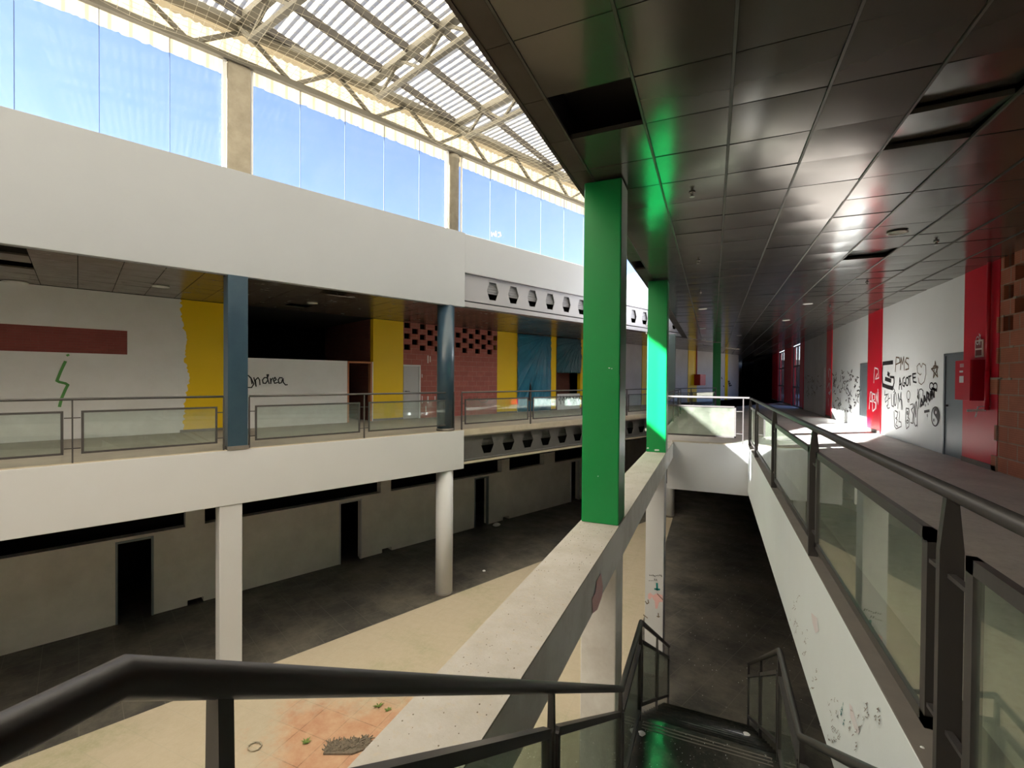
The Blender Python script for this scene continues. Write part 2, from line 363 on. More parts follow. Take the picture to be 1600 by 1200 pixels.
def holed(mb, P, a0, a1, b0, b1, c0, c1, holes):
    """wall slab along a (thickness b, height c) with rectangular holes (a0,a1,c0,c1)"""
    A = sorted({a0, a1} | {min(max(h[k], a0), a1) for h in holes for k in (0, 1)})
    C = sorted({c0, c1} | {min(max(h[k], c0), c1) for h in holes for k in (2, 3)})
    def solid(i, j):
        if i < 0 or j < 0 or i >= len(A)-1 or j >= len(C)-1: return False
        x = (A[i]+A[i+1])/2; z = (C[j]+C[j+1])/2
        return not any(h[0] < x < h[1] and h[2] < z < h[3] for h in holes)
    for i in range(len(A)-1):
        for j in range(len(C)-1):
            if not solid(i, j): continue
            p, q, r, s_ = A[i], A[i+1], C[j], C[j+1]
            for b in (b0, b1): mb.face([P(p, b, r), P(q, b, r), P(q, b, s_), P(p, b, s_)], [(p, r), (q, r), (q, s_), (p, s_)])
            if not solid(i-1, j): mb.face([P(p, b0, r), P(p, b1, r), P(p, b1, s_), P(p, b0, s_)], [(p, r), (p+.2, r), (p+.2, s_), (p, s_)])
            if not solid(i+1, j): mb.face([P(q, b0, r), P(q, b1, r), P(q, b1, s_), P(q, b0, s_)], [(q, r), (q+.2, r), (q+.2, s_), (q, s_)])
            if not solid(i, j-1): mb.face([P(p, b0, r), P(q, b0, r), P(q, b1, r), P(p, b1, r)], [(p, r), (q, r), (q, r+.2), (p, r+.2)])
            if not solid(i, j+1): mb.face([P(p, b0, s_), P(q, b0, s_), P(q, b1, s_), P(p, b1, s_)], [(p, s_), (q, s_), (q, s_+.2), (p, s_+.2)])
def Ua(v, u, z): return Vector((u, v, z))        # wall running along v at thickness u
FACING = {'L': lambda s, z, o=.0: L(s, NW+.004+o, z), 'R': lambda v, z, o=.0: Vector((UR-.004-o, v, z))}
def stroke_mb(pts3, w, n):
    mb = MB(); n = Vector(n)
    for poly in pts3:
        for a, b in zip(poly[:-1], poly[1:]):
            d = (b-a)
            if d.length < 1e-4: continue
            x = d.normalized().cross(n)*w/2; e = d.normalized()*w*.25; mb.face([a-x-e, a+x-e, b+x+e, b-x+e])
    return mb

# ================================================================== SETTING
# ---- lower floor
AP = [L(-8, NF, ZL), L(26.2, NF, ZL)]
mb = MB()
def uAt(vv): return (NF+.402*vv)/.9156
vmeet = (NF-.9156*(-1.58))/-.402
sA = -13.0
pA = L(sA, NF, 0)
beige = [(pA.x, -7.6), (pA.x, pA.y), (-1.58, vmeet), (-1.58, -7.6)]
mb.prism([(x, y, ZL-.2) for x, y in beige], (0, 0, .2)); struct(mb, 'floor_atrium', SAND)
mb = MB()
mb.prism([(pA.x, -7.6, ZL-.2), (pA.x, pA.y, ZL-.2), (-1.58, vmeet, ZL-.2), (-1.58, -7.6, ZL-.2)][0:0] or [(-1.58, -7.6, ZL-.2), (-1.58, vmeet, ZL-.2), (-1.58, 62, ZL-.2), (9, 62, ZL-.2), (9, -7.6, ZL-.2)], (0, 0, .2))
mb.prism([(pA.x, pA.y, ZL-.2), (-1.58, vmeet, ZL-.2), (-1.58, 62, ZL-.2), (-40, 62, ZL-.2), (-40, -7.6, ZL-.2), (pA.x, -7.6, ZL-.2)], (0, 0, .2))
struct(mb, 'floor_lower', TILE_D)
mb = MB(); mb.box(U, -400, 400, -400, 400, ZL-.6, ZL-.3)
gm = paint('outside_dry_ground', (.34, .30, .22), .9, .4); struct(mb, 'ground_outside', gm)

# ---- left gallery slab and upper slab
mb = MB(); mb.box(L, -13.2, 46, -22, NF-.02, -.20, 0.0); struct(mb, 'floor_gallery_left', LFLOOR)
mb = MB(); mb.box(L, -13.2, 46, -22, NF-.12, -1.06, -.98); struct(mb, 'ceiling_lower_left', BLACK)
SB = LP(725, 700, NF)[0]                        # where the white fascia ends
mb = MB(); mb.box(L, -13.2, SB, NF-.14, NF, -1.12, 0.0); struct(mb, 'fascia_left', WHITE, .01)
mb = MB(); mb.box(L, -13.2, SB, NF-.14, NF-.004, 0.0, .012); mb.box(L, SB, 26.3, NF-.22, NF+.0, -.16, .012)
struct(mb, 'trim_1', KERBL)
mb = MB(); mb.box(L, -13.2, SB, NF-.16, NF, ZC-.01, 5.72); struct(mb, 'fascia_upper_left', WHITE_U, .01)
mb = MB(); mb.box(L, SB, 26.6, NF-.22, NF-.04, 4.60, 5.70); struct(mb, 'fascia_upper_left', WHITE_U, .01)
# roof slab over left gallery (outside)
mb = MB(); mb.box(L, -13.2, 46, -22.3, NF-.2, 4.95, 5.2); struct(mb, 'roof_left', CONC)

# ---- right gallery slab (with the stairwell cut out)
mb = MB()
mb.box(U, -1.62, UR+6, -7.6, .33, -.25, 0)          # landing where the stairs begin  (camera side)
mb.box(U, UD, UR+6, .33, VS+.02, -.25, 0)
mb.box(U, UE+.02, UR+6, VS+.02, 24.5, -.25, 0)
mb.prism([(UE+.02, 24.5, -.25), (UE+.02, 24.5-.4, -.25), (-1.6, 23.3, -.25), (-9, 44, -.25), (-9, 62, -.25), (UR+6, 62, -.25), (UR+6, 24.5, -.25)], (0, 0, .25))
fl = struct(mb, 'floor_gallery_right', CFLOOR)
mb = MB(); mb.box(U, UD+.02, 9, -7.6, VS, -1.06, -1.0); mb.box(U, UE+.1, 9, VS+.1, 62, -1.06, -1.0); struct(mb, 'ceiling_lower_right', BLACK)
mb = MB(); mb.box(U, UD-.02, UD+.12, .35, VS, -1.08, -.002); fasR = struct(mb, 'fascia_stairwell_right', WHITE_R, .008)
mb = MB(); mb.box(U, -1.0, UD+.0, VS, VS+.14, -1.16, -.002); struct(mb, 'fascia_stairwell_end', WHITE, .008)
mb = MB(); mb.box(U, UE, UE+.14, VS, 23.6, -1.12, -.002); struct(mb, 'fascia_right', WHITE, .008)
mb = MB(); mb.box(U, UD-.02, UD+.30, .35, VS, -.001, .012); struct(mb, 'trim_2', KERB)
mb = MB(); mb.box(U, -.9, UD-.02, VS, VS+.22, -.001, .012); struct(mb, 'trim_3', KERBL)
# ---- atrium edge beam (carries the green columns)
mb = MB(); mb.box(U, UB0, UB1, -7.6, VS, -.40, -.012); struct(mb, 'beam_atrium', BEAMSIDE, .012)
mb = MB(); mb.box(U, UB0-.004, UB1+.004, -7.6, VS, -.012, 0.0); struct(mb, 'trim_4', BEAMTOP)

# ---- outer shell
mb = MB(); mb.box(L, -13.2, 62, -22.3, -22, ZL, 4.95); struct(mb, 'wall_outer_left', WHITE_D)
mb = MB(); mb.box(U, -40, 11, -7.9, -7.6, ZL, 9.2); struct(mb, 'wall_back', WHITE_D)
mb = MB(); mb.box(U, 9, 9.3, -7.6, 62, ZL, -.25); struct(mb, 'wall_lower_right', WHITE_D)
mb = MB(); mb.box(U, -16, 11, 62, 62.3, ZL, ZC+.35); struct(mb, 'wall_far', BLACK)  # coloured black to stand in for the unlit hall
# wall above the right gallery, closes the atrium up to the roof
ROOFZ = 8.72
mb = MB(); mb.box(U, UE+.05, UE+.35, -7.6, 62, ZC+.42, ROOFZ); struct(mb, 'wall_upper_right', WHITE)
mb = MB(); mb.box(U, UE+.05, UR+.4, -7.6, 62, ZC+.42, ZC+.6); struct(mb, 'roof_right', CONC)

# ================================================================== LEFT SHOP WALL, LOWER
def sx(x, y=800): return LP(x, y, NW)[0]
def zx(x, y): return LP(x, y, NW)[1]
ZS0, ZS1 = -2.56, -1.50
slots = [(-13.2, sx(290, 812)), (sx(320, 800), sx(595, 765)), (sx(611, 760), sx(784, 730)), (sx(796, 725), sx(850, 718)), (sx(867, 712), sx(935, 705))]
doorsL = [(sx(180), sx(240)), (sx(530), sx(565)), (sx(741), sx(763)), (sx(891), sx(905))]
vents = [(sx(293, 940), sx(318, 940)), (sx(597, 862), sx(612, 862)), (sx(786, 812), sx(795, 812))]
H = [(a, b, ZS0, ZS1) for a, b in slots] + [(a, b, ZL-.1, -2.64) for a, b in doorsL] + [(a, b, ZL-.1, ZL+.13) for a, b in vents]
mb = MB(); holed(mb, L, -13.2, 46, NW-.28, NW, ZL, -1.0, H); struct(mb, 'wall_lower_left', WHITE_D)
for i, (a, b) in enumerate(doorsL):
    fr = MB(); t_ = .045
    fr.box(L, a, a+t_, NW-.1, NW+.025, ZL, -2.64); fr.box(L, b-t_, b, NW-.1, NW+.025, ZL, -2.64); fr.box(L, a, b, NW-.1, NW+.025, -2.69, -2.64)
    o = fr.build('door_frame', DOORG if i % 2 == 0 else DOORL)
    tag(o, ['dark metal frame of the doorway left of the square white column', 'pale metal frame of the lower doorway between the two white columns', 'metal frame of the doorway right of the round white column', 'metal frame of the last lower doorway beside the green column'][i], 'door frame')
# back wall coloured black so that openings read dark
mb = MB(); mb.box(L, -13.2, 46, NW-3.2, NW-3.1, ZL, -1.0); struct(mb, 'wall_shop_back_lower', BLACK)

# ================================================================== LEFT SHOP WALL, UPPER
ZT = 3.56
def XU(x): return LP(x, 560, NW)[0]
x283, x347, x387, x542, x583, x630, x656, x777, x808, x860, x870, x907, x912 = [XU(q) for q in (281, 352, 387, 543, 583, 630, 657, 777, 808, 860, 869, 907, 912)]
# plaster with the bare-brick strip
zs0, zs1 = LP(199, 554, NW)[1], LP(199, 517, NW)[1]; ss1 = LP(199, 540, NW)[0]
mb = MB(); holed(mb, L, -13.2, x283, NW-.2, NW, 0, ZT, [(-13.2, ss1, zs0, zs1)]); wl = struct(mb, 'wall_left', WHITE_W)
mb = MB(); mb.box(L, -13.2, ss1+.02, NW-.17, NW-.03, zs0-.02, zs1+.02); bs = mb.build('brick_strip', BRICK_S, wl)
# ragged paint edge continues the plaster over the yellow pilaster
mb = MB(); zz = 0.0; pts = [L(x283-.3, NW+.006, 0)]
edge = []
random.seed(3)
for k in range(71):
    z = ZT*k/70; f = z/ZT
    e = x283 + .02 + .12*math.exp(-((f-.68)/.12)**2)+.17*math.exp(-((f-.40)/.14)**2)+.07*math.exp(-((f-.1)/.2)**2) + random.uniform(-.035, .035)
    edge.append((e, z))
for (e0, z0), (e1, z1) in zip(edge[:-1], edge[1:]): mb.prism([L(x283-.02, NW+.002, z0), L(e0, NW+.002, z0), L(e1, NW+.002, z1), L(x283-.02, NW+.002, z1)], NL*.004)
mb.build('ragged_paint_edge', WHITE_W, wl)
def pil(a, b, lab, name='painted_pilaster', mat=YEL, z1=ZT):
    mb = MB(); mb.box(L, a, b, NW-.2, NW+.003, 0, z1); o = mb.build(name, mat); tag(o, lab, 'pilaster', None)
    mb = MB(); mb.box(L, a, b, NW, NW+.02, 0, .07); mb.build('skirting', KERB, o); return o
pil(x283, x347, 'broad yellow painted pilaster with a ragged left paint edge')
pil(x583, x630, 'yellow painted pilaster between the open shop and the grey door')
pil(x777, x808, 'yellow painted pilaster between red blocks and blue sheeting')
pil(x860, x870, 'narrow yellow pilaster between the two plastic-covered shop fronts')
pil(x907, XU(912), 'narrow yellow strip just left of the nearest green column')
# open shop: low white wall, door gap with bare frame
zlow = LP(540, 564, NW)[1]
mb = MB(); mb.box(L, x347, x542, NW-.16, NW, 0, zlow); lw = mb.build('half_wall', WHITE_W); tag(lw, 'low white plaster wall with black name graffiti across the open shop front', 'partition')
mb = MB(); mb.box(L, x542, x542+.05, NW-.16, NW+.02, 0, zlow); mb.box(L, x583-.10, x583-.04, NW-.16, NW+.02, 0, zlow); mb.box(L, x542, x583-.04, NW-.16, NW+.02, zlow-.06, zlow)
tag(mb.build('door_frame', ORANGE), 'bare wood door frame between the low white wall and yellow pilaster', 'door frame')
mb = MB(); mb.box(L, x583-.04, x583, NW-.16, NW+.015, 0, zlow); tag(mb.build('plaster_jamb', PAPER), 'thin white plaster jamb left of the yellow pilaster by the doorway', 'jamb')
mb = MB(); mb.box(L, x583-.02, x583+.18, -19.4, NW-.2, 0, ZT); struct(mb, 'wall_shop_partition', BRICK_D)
mb = MB(); mb.box(L, x347-.2, x347, -21, NW-.2, 0, ZT); mb.box(L, -13.2, 46, -21.4, -21.2, 0, ZT); struct(mb, 'wall_shop_back', BLACK)  # black backs put the darkness of the open shop into colour
# red block wall with chequer openings
def chequer(a, b, top, rows, w=.25, h=.2, pitch=.66):
    hs = []
    for r in range(rows):
        z1 = top-.02-r*h; off = (r % 2)*pitch/2
        s = a+off+.02
        while s < b-.1:
            hs.append((s, min(s+w, b-.02), z1-h, z1)); s += pitch
    return hs
dz1 = LP(640, 570, NW)[1]
# every second course: holes staggered
hs = chequer(x630+.02, x777, ZT, 5, .25, .2, .66)
mb = MB(); holed(mb, L, x630, x777, NW-.10, NW, 0, ZT, [h for h in hs]+[(x630-.1, x656, -.1, dz1)]); rb = struct(mb, 'wall_left', BRICK_R)
# mortar smears
random.seed(5)
mb = MB()
for k in range(16):
    s = random.uniform(x656+.05, x656+1.3); z = random.uniform(.1, 2.2)
    mb.box(L, s, s+random.uniform(.02, .05), NW, NW+.006, z, z+random.uniform(.06, .3))
mb.build('mortar_smears', PAPER, rb)
d = struct(MB_ := (lambda m: (m.box(L, x630+.03, x656-.04, NW-.08, NW-.02, .01, dz1-.05), m)[1])(MB()), 'door_1', DOORL)
mb = MB(); sh = x630+.12; mb.bar(L(sh, NW+.03, 1.02), L(sh+.14, NW+.03, 1.02), .02); mb.bar(L(sh, NW-.02, 1.02), L(sh, NW+.04, 1.02), .03); mb.build('door_handle', METAL, d)
mb = MB(); mb.box(L, x656-.05, x656, NW-.1, NW+.02, 0, dz1); mb.box(L, x630, x656, NW-.1, NW+.02, dz1-.05, dz1); tag(mb.build('door_frame', PAPER), 'white door frame around the pale grey door in red blocks', 'door frame')
# plastic sheeting
T1 = mk_tarp('blue_plastic_sheet', (.02, .20, .32), (.10, .36, .46), x860-.35, 3.6, 9)
T2 = mk_tarp('teal_plastic_sheet', (.03, .13, .17), (.22, .42, .45), x907-.1, 3.6, 16)
def sheet(a, b, z0, z1, mat, name, lab, fold):
    mb = MB(); nx, nz = 40, 24; cx = b-.25; cz = z1
    def P(i, j):
        s = a+(b-a)*i/nx; z = z0+(z1-z0)*j/nz
        ang = math.atan2(s-cx, cz-z+.15); o = .018*math.sin(ang*fold)+.012*math.sin(ang*fold*2.3+1)+.01*math.sin(s*5+z*3)
        return L(s, NW+.05+o, z), (s, z)
    for i in range(nx):
        for j in range(nz):
            q = [P(i, j), P(i+1, j), P(i+1, j+1), P(i, j+1)]
            mb.face([p[0] for p in q], [p[1] for p in q], True)
    o = mb.build(name, mat); md = o.modifiers.new('thickness', 'SOLIDIFY'); md.thickness = .004
    tag(o, lab, 'plastic sheet', None); return o
sheet(x808, x860, .02, ZT-.02, T1, 'plastic_sheet', 'blue plastic sheet covering the shop front from floor to ceiling', 26)
mb = MB(); mb.prism([L(LP(823.5, 626, NW)[0], NW+.095, 0.5), L(LP(828.5, 626, NW)[0], NW+.095, .5), L(LP(827.5, 608, NW)[0], NW+.095, 1.2), L(LP(826, 597, NW)[0], NW+.095, LP(826, 597, NW)[1])], NL*.004)
mb.build('dark_tear', BLACK, bpy.data.objects['plastic_sheet'])
zt2 = LP(890, 583, NW)[1]
sheet(x870, x907, zt2, ZT-.02, T2, 'plastic_sheet', 'teal plastic sheet with fan-shaped creases above a dark opening', 34)
mb = MB(); holed(mb, L, x808, x860, NW-.2, NW-.02, 0, ZT, []); struct(mb, 'wall_left', WHITE_W)
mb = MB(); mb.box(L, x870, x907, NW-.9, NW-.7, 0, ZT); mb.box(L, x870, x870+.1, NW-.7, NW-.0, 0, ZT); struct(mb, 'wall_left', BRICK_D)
zq = .78
mb = MB(); mb.box(L, x870, x907, NW-.12, NW-.02, 0, zq); lw2 = mb.build('half_wall', WHITE_W); tag(lw2, 'low grey wall with scribbles under the creased teal sheet', 'partition')
# far part of the left shop wall
GREYW = paint('grey_lilac_plaster', (.62, .59, .60), .8, .3, (.33, .31, .31), scale=1)
s1087, s1075 = LP(1088, 600, NW)[0], LP(1074.5, 600, NW)[0]; sEnd = LP(1138, 600, NW)[0]
s1003 = LP(1002.5, 600, NW)[0]; s1009 = LP(1009, 600, NW)[0]; s1133, s1137 = LP(1132.5, 600, NW)[0], LP(1136.5, 600, NW)[0]
mb = MB(); mb.box(L, XU(912), sEnd+2, NW-.2, NW, 0, ZT+.02); struct(mb, 'wall_left', GREYW)
def pil2(a, b, lab): 
    mb = MB(); mb.box(L, a, b, NW+.001, NW+.03, 0, ZT); o = mb.build('painted_pilaster', YEL); tag(o, lab, 'pilaster'); return o
pil2(s1003, s1009, 'yellow pilaster edge seen in the gap left of the second green column')
fp = pil2(s1075, s1087, 'distant yellow pilaster carrying a red hose cabinet')
pil2(s1133, s1137, 'thin farthest yellow pilaster beside the dark end of the gallery')
# far hose cabinet and pipe
cab = empty('hose_cabinet', L(s1087-.5, NW+.03, 1.0), 'small distant red hose cabinet on the far yellow pilaster', 'fire hose cabinet')
zc0, zc1 = LP(1085, 602, NW)[1], LP(1085, 585, NW)[1]
sc0, sc1 = LP(1078.5, 594, NW)[0], LP(1089, 594, NW)[0]
mb = MB(); mb.box(L, sc0+.5, sc1+.3, NW+.03, NW+.45, zc0, zc1); mb.build('body', RED_D, cab)
mb = MB(); mb.box(L, sc0+.5, sc1+.3, NW+.45, NW+.48, zc0+.02, zc1-.02); mb.build('door', RED, cab)
mb = MB(); sp_ = LP(1086.5, 570, NW)[0]; mb.pipe([L(sp_, NW+.09, zc1), L(sp_, NW+.09, ZT)], .04, 8); mb.build('pipe', RED_D, cab)

# ---- graffiti on the left gallery (parts of the walls they are on)
def Lpx(pts, dx=0, off=.008): 
    r = []
    for x, y in pts:
        s, z = LP(x, y, NW); r.append(L(s, NW+off, z))
    return r
stroke_mb([Lpx([(105.5, 554.5), (106.5, 555.5)]), Lpx([(102, 565), (95, 580), (89, 595), (93, 597), (102, 599), (106, 601.5), (102, 609), (96, 623), (93, 635)])], .055, NL).build('green_zigzag_graffiti', INKG, wl)
C4 = lambda pts: [(340+x/4, 400+y/4) for x, y in pts]
andrea = [[(185, 822), (212, 822), (226, 800), (208, 762), (190, 745), (208, 765), (215, 800)], [(226, 760), (240, 815), (236, 775), (252, 760), (262, 775), (264, 805)],
          [(312, 760), (292, 760), (280, 775), (284, 795), (300, 796), (314, 775), (308, 742), (318, 742), (310, 765), (322, 798)], [(330, 765), (332, 798), (334, 775), (346, 762)],
          [(350, 785), (366, 772), (358, 758), (348, 775), (356, 796), (376, 790)], [(404, 762), (388, 760), (378, 775), (384, 796), (398, 792), (408, 766), (410, 790), (424, 806), (436, 804)]]
stroke_mb([Lpx(C4(p)) for p in andrea], .032, NL).build('name_graffiti', INK, lw)
random.seed(11)
sq = []
for k in range(7):
    x0 = 872+k*5; sq.append(Lpx([(x0+random.uniform(-1, 1), 620), (x0+2, 624+random.uniform(0, 4)), (x0+3.5, 619), (x0+4.5, 626+random.uniform(0, 6))], off=-.012))
stroke_mb(sq, .05, NL).build('scribble_graffiti', INK, lw2)
C5 = lambda pts: [(600+x/5, 480+y/5) for x, y in pts]
stroke_mb([Lpx(C5(p)) for p in ([(740, 725), (760, 745), (800, 740), (815, 715)], [(650, 720), (670, 710), (665, 735)], [(700, 705), (715, 720), (730, 705)])], .03, NL).build('faint_smile_graffiti', INKB, rb)
stroke_mb([Lpx([(1138+dx, 595+dy) for dx, dy in ((-1, 0), (0, 3), (1, 0), (2, 3))], off=.01), Lpx([(1127, 590), (1128, 592)], off=.01), Lpx([(1130, 603), (1131, 604)], off=.01),
           Lpx([(1138, 600), (1141, 599), (1139, 603), (1143, 602)], off=.01)], .10, NL).build('far_scribble_graffiti', INK, bpy.data.objects['wall_left.004'] if 'wall_left.004' in bpy.data.objects else rb)

# ================================================================== CASTELLATED BEAMS beyond the white fascia
def castellated(s0, s1, n, z0, z1, centres, hw, hh, mat, name, lab, flange=.09):
    root = empty(name, L(s0, n, z0), lab, 'steel beam')
    web = MB(); t = .02
    cs = [c for c in centres if s0+hw < c < s1-hw]; bounds = [s0]+[(a+b)/2 for a, b in zip(cs[:-1], cs[1:])]+[s1]
    zm = (z0+z1)/2
    for c, a, b in zip(cs, bounds[:-1], bounds[1:]):
        hx = [(c-hw, zm), (c-hw*.55, zm+hh), (c+hw*.55, zm+hh), (c+hw, zm), (c+hw*.55, zm-hh), (c-hw*.55, zm-hh)]
        polys = [[(a, zm), hx[0], hx[1], (c-hw*.55, z1), (a, z1)], [(c-hw*.55, z1), hx[1], hx[2], (c+hw*.55, z1)], [(c+hw*.55, z1), hx[2], hx[3], (b, zm), (b, z1)],
                 [(b, zm), hx[3], hx[4], (c+hw*.55, z0), (b, z0)], [(c+hw*.55, z0), hx[4], hx[5], (c-hw*.55, z0)], [(c-hw*.55, z0), hx[5], hx[0], (a, zm), (a, z0)]]
        for nn in (n, n-t):
            for p in polys: web.face([L(x, nn, z) for x, z in p])
        for i in range(6):
            p, q = hx[i], hx[(i+1) % 6]; web.face([L(p[0], n, p[1]), L(q[0], n, q[1]), L(q[0], n-t, q[1]), L(p[0], n-t, p[1])])
    web.build('web', mat, root)
    f = MB(); f.box(L, s0, s1, n-t/2-flange, n-t/2+flange, z1, z1+.025); f.build('top_flange', mat, root)
    f = MB(); f.box(L, s0, s1, n-t/2-flange, n-t/2+flange, z0-.025, z0); f.build('bottom_flange', mat, root)
    return root
NB = NF-.10
cu = [LP(x, y, NB)[0] for x, y in ((770, 457), (802, 462), (832, 467), (860.5, 472), (886, 476), (909, 479))]
pu = (cu[-1]-cu[0])/5; cu = [cu[0]+pu*k for k in range(-0, 14)]
castellated(SB+.0, 26.4, NB, 3.80, 4.58, cu, pu*.27, .27, BEAMG, 'castellated_beam', 'pale grey steel beam with hexagonal holes above the upper gallery')
cl = [LP(x, y, NB)[0] for x, y in ((762, 690), (795, 686), (825, 683), (853, 681), (880, 679), (903, 676))]
pl_ = (cl[-1]-cl[0])/5; cl = [cl[0]+pl_*k for k in range(-0, 14)]
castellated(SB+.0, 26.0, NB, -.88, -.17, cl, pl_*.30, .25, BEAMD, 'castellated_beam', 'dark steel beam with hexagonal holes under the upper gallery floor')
# what is behind the holes: ribbed deck above, black sheets for shade below
mb = MB()
for k in range(5): mb.box(L, SB, 26, NB-.09, NB-.075, 4.18+.08*k, 4.20+.08*k)
mb.box(L, SB, 26, NB-.14, NB-.09, 4.12, 4.58); struct(mb, 'trim_5', paint('hole_backing_sheet', (.24, .24, .26), .7, .2))
mb = MB(); mb.box(L, SB, 26, NB-.66, NB-.6, 3.66, 4.22); mb.box(L, SB, 26, NB-.5, NB-.44, -.95, -.2); struct(mb, 'shade_backing', BLACK)  # black sheets painting the shade seen through the holes
mb = MB(); mb.box(L, SB, 26.4, NF-.15, NF-.02, 3.60, 3.74); struct(mb, 'trim_7', BEAMG)
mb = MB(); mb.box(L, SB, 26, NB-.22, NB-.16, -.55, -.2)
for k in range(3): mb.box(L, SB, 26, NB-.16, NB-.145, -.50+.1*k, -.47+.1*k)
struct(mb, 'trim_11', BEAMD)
# dim deck line under the lower beam
mb = MB(); mb.box(L, SB, 26, NF-.14, NF+.005, -.99, -.93); struct(mb, 'trim_8', KERBL)

# ================================================================== COLUMNS
def sqcol(P, a0, a1, b0, b1, z0, z1, mat, lab, base=None, name='column', bev=.012):
    mb = MB(); mb.box(P, a0, a1, b0, b1, z0, z1); o = mb.build(name, mat, None, bev); tag(o, lab, 'column')
    if base:
        mb = MB(); mb.box(P, a0-.012, a1+.012, b0-.012, b1+.012, z0, z0+base); mb.build('base_trim', BLACK if base < .06 else KERB, o)
    return o
def rdcol(P, s, n, r, z0, z1, mat, lab, base=True):
    c = P(s, n, 0); mb = MB(); mb.lathe((c.x, c.y, 0), [(r, z0), (r, z1)], 40); o = mb.build('column', mat); tag(o, lab, 'column')
    if base: mb = MB(); mb.lathe((c.x, c.y, 0), [(r+.012, z0), (r+.012, z0+.07)], 40); mb.build('base_trim', KERB, o)
    return o
b0_, b1_ = LP(356, 560, NF)[0], LP(387.5, 560, NF)[0]
sqcol(L, b0_, b1_, NF-.40, NF+.008, .012, ZC, BLU, 'square slate-blue column on the upper gallery, left of the black name graffiti', .07)
r0_, r1_ = LP(694, 570, NF)[0], LP(720, 570, NF)[0]; rc_ = (r0_+r1_)/2-.02
rdcol(L, rc_-.05, NF-.24, .245, .012, ZC, BLU, 'round slate-blue column in front of the red block wall')
w0_, w1_ = LP(341.5, 900, NF)[0], LP(379, 900, NF)[0]
sqcol(L, w0_+.02, w1_, NF-.40, NF-.02, ZL, -1.12, WHITE, 'square white column on the lower floor under the square blue one', .05)
rdcol(L, rc_-.05, NF-.26, .245, ZL, -1.12, WHITE, 'round white column on the lower floor with a dark base ring')
# green columns on the beam
g1 = sqcol(U, UB0+.01, UB1-.0, 4.80, 5.16, 0, ZC-.02, GRN, 'nearest and tallest-looking green column on the dusty beam')
g2 = sqcol(U, UB0+.01, UB1-.0, 10.05, 10.45, 0, ZC-.02, GRN, 'second green column on the beam, partly in direct sun')
sqcol(U, .0, .40, 27.8, 28.2, 0, ZC-.02, GRN, 'small distant dark green column in the far gallery')
sqcol(U, -1.95, -1.55, 22.0, 22.4, 0, ZC-.02, SLATE, 'dark slate column just right of the sunlit green column')
p1 = sqcol(U, UB0+.015, UB1-.015, 4.80, 5.18, ZL, -.40, BEAMSIDE, 'white-grey pillar below the nearest green column', name='pillar')
p2 = sqcol(U, UB0+.015, UB1-.015, 10.05, 10.45, ZL, -.40, WHITE, 'white pillar with pink and teal paint marks beside the stairs', .05, name='pillar')
rdcol(U, -1.75, 22.3, .22, ZL, -1.12, WHITE, 'small round white column on the lower floor under the far gallery')
# pillar graffiti
def Vpx(pts, v, off=.006): return [Vector((VP(x, y, v)[0], v-off, VP(x, y, v)[1])) for x, y in pts]
C6 = lambda pts: [(960+x/8.575, 860+y/8.575) for x, y in pts]
VF = 10.05; NV = (0, -1, 0)
stroke_mb([Vpx(C6([(570, 440), (572, 530)]), VF), Vpx(C6([(540, 515), (606, 522)]), VF)], .035, NV).build('teal_cross_mark', INKT, p2)
stroke_mb([Vpx(C6([(588, 840), (590, 890)]), VF), Vpx(C6([(570, 880), (590, 892), (606, 884)]), VF), Vpx(C6([(390, 862), (445, 905)]), VF), Vpx(C6([(575, 580), (650, 660)]), VF), Vpx(C6([(415, 680), (435, 715), (460, 700), (450, 660)]), VF)], .018, NV).build('dark_scratch_marks', INKB, p2)
random.seed(4)
stroke_mb([Vpx(C6([(470+k*22, 330+random.uniform(-8, 8)), (480+k*22, 345+random.uniform(-8, 8))]), VF) for k in range(8)]+[Vpx(C6([(465+k*24, 385+random.uniform(-12, 25)), (472+k*24, 405)]), VF) for k in range(5)], .014, NV).build('small_writing_marks', INK, p2)
mb = MB()
pk = C6([(450, 585), (480, 565), (520, 600), (570, 575), (645, 600), (650, 690), (600, 690), (575, 780), (550, 780), (540, 680), (500, 620), (480, 660), (450, 640)])
pk = Vpx(pk, VF, .003); mb.face([p for p in pk]); mb.build('pink_paint_smear', PINK, p2, recalc=False)
# pink smear on the beam side
def RPu(pts, u, off=.004): return [Vector((u+off, RP(x, y, u)[0], RP(x, y, u)[1])) for x, y in pts]
mb = MB(); C7 = lambda pts: [(900+x/3.4275, 850+y/3.4275) for x, y in pts]
mb.face(RPu(C7([(105, 200), (130, 155), (140, 230), (135, 280), (110, 350), (85, 370), (80, 290), (100, 260)]), UB1, .007)); mb.build('pink_paint_smear', PINK, bpy.data.objects['beam_atrium'], recalc=False)
# grazes on the green columns (bare plaster chips)
def chips(o, lst, v):
    mb = MB()
    for x, y, w_, h_ in lst:
        q = []
        for k in range(9):
            a = k/9*2*math.pi; rr = random.uniform(.6, 1.1); q.append((x+w_*rr*math.cos(a), y+h_*rr*math.sin(a)))
        mb.prism(Vpx(q, v, .001), (0, -.003, 0))
    mb.build('chipped_paint', PAPER, o)
chips(g1, [(952, 575, 2, .8), (956, 576, 1, .8), (934.5, 744, 1, 1)], 4.80)
chips(g2, [(1010.5, 509, 1.5, 2), (1010, 520, 1, 2.5), (1009, 671, 2, 3), (1012, 700, 2, 1), (1026, 703, 5, 1.5)], 10.05)

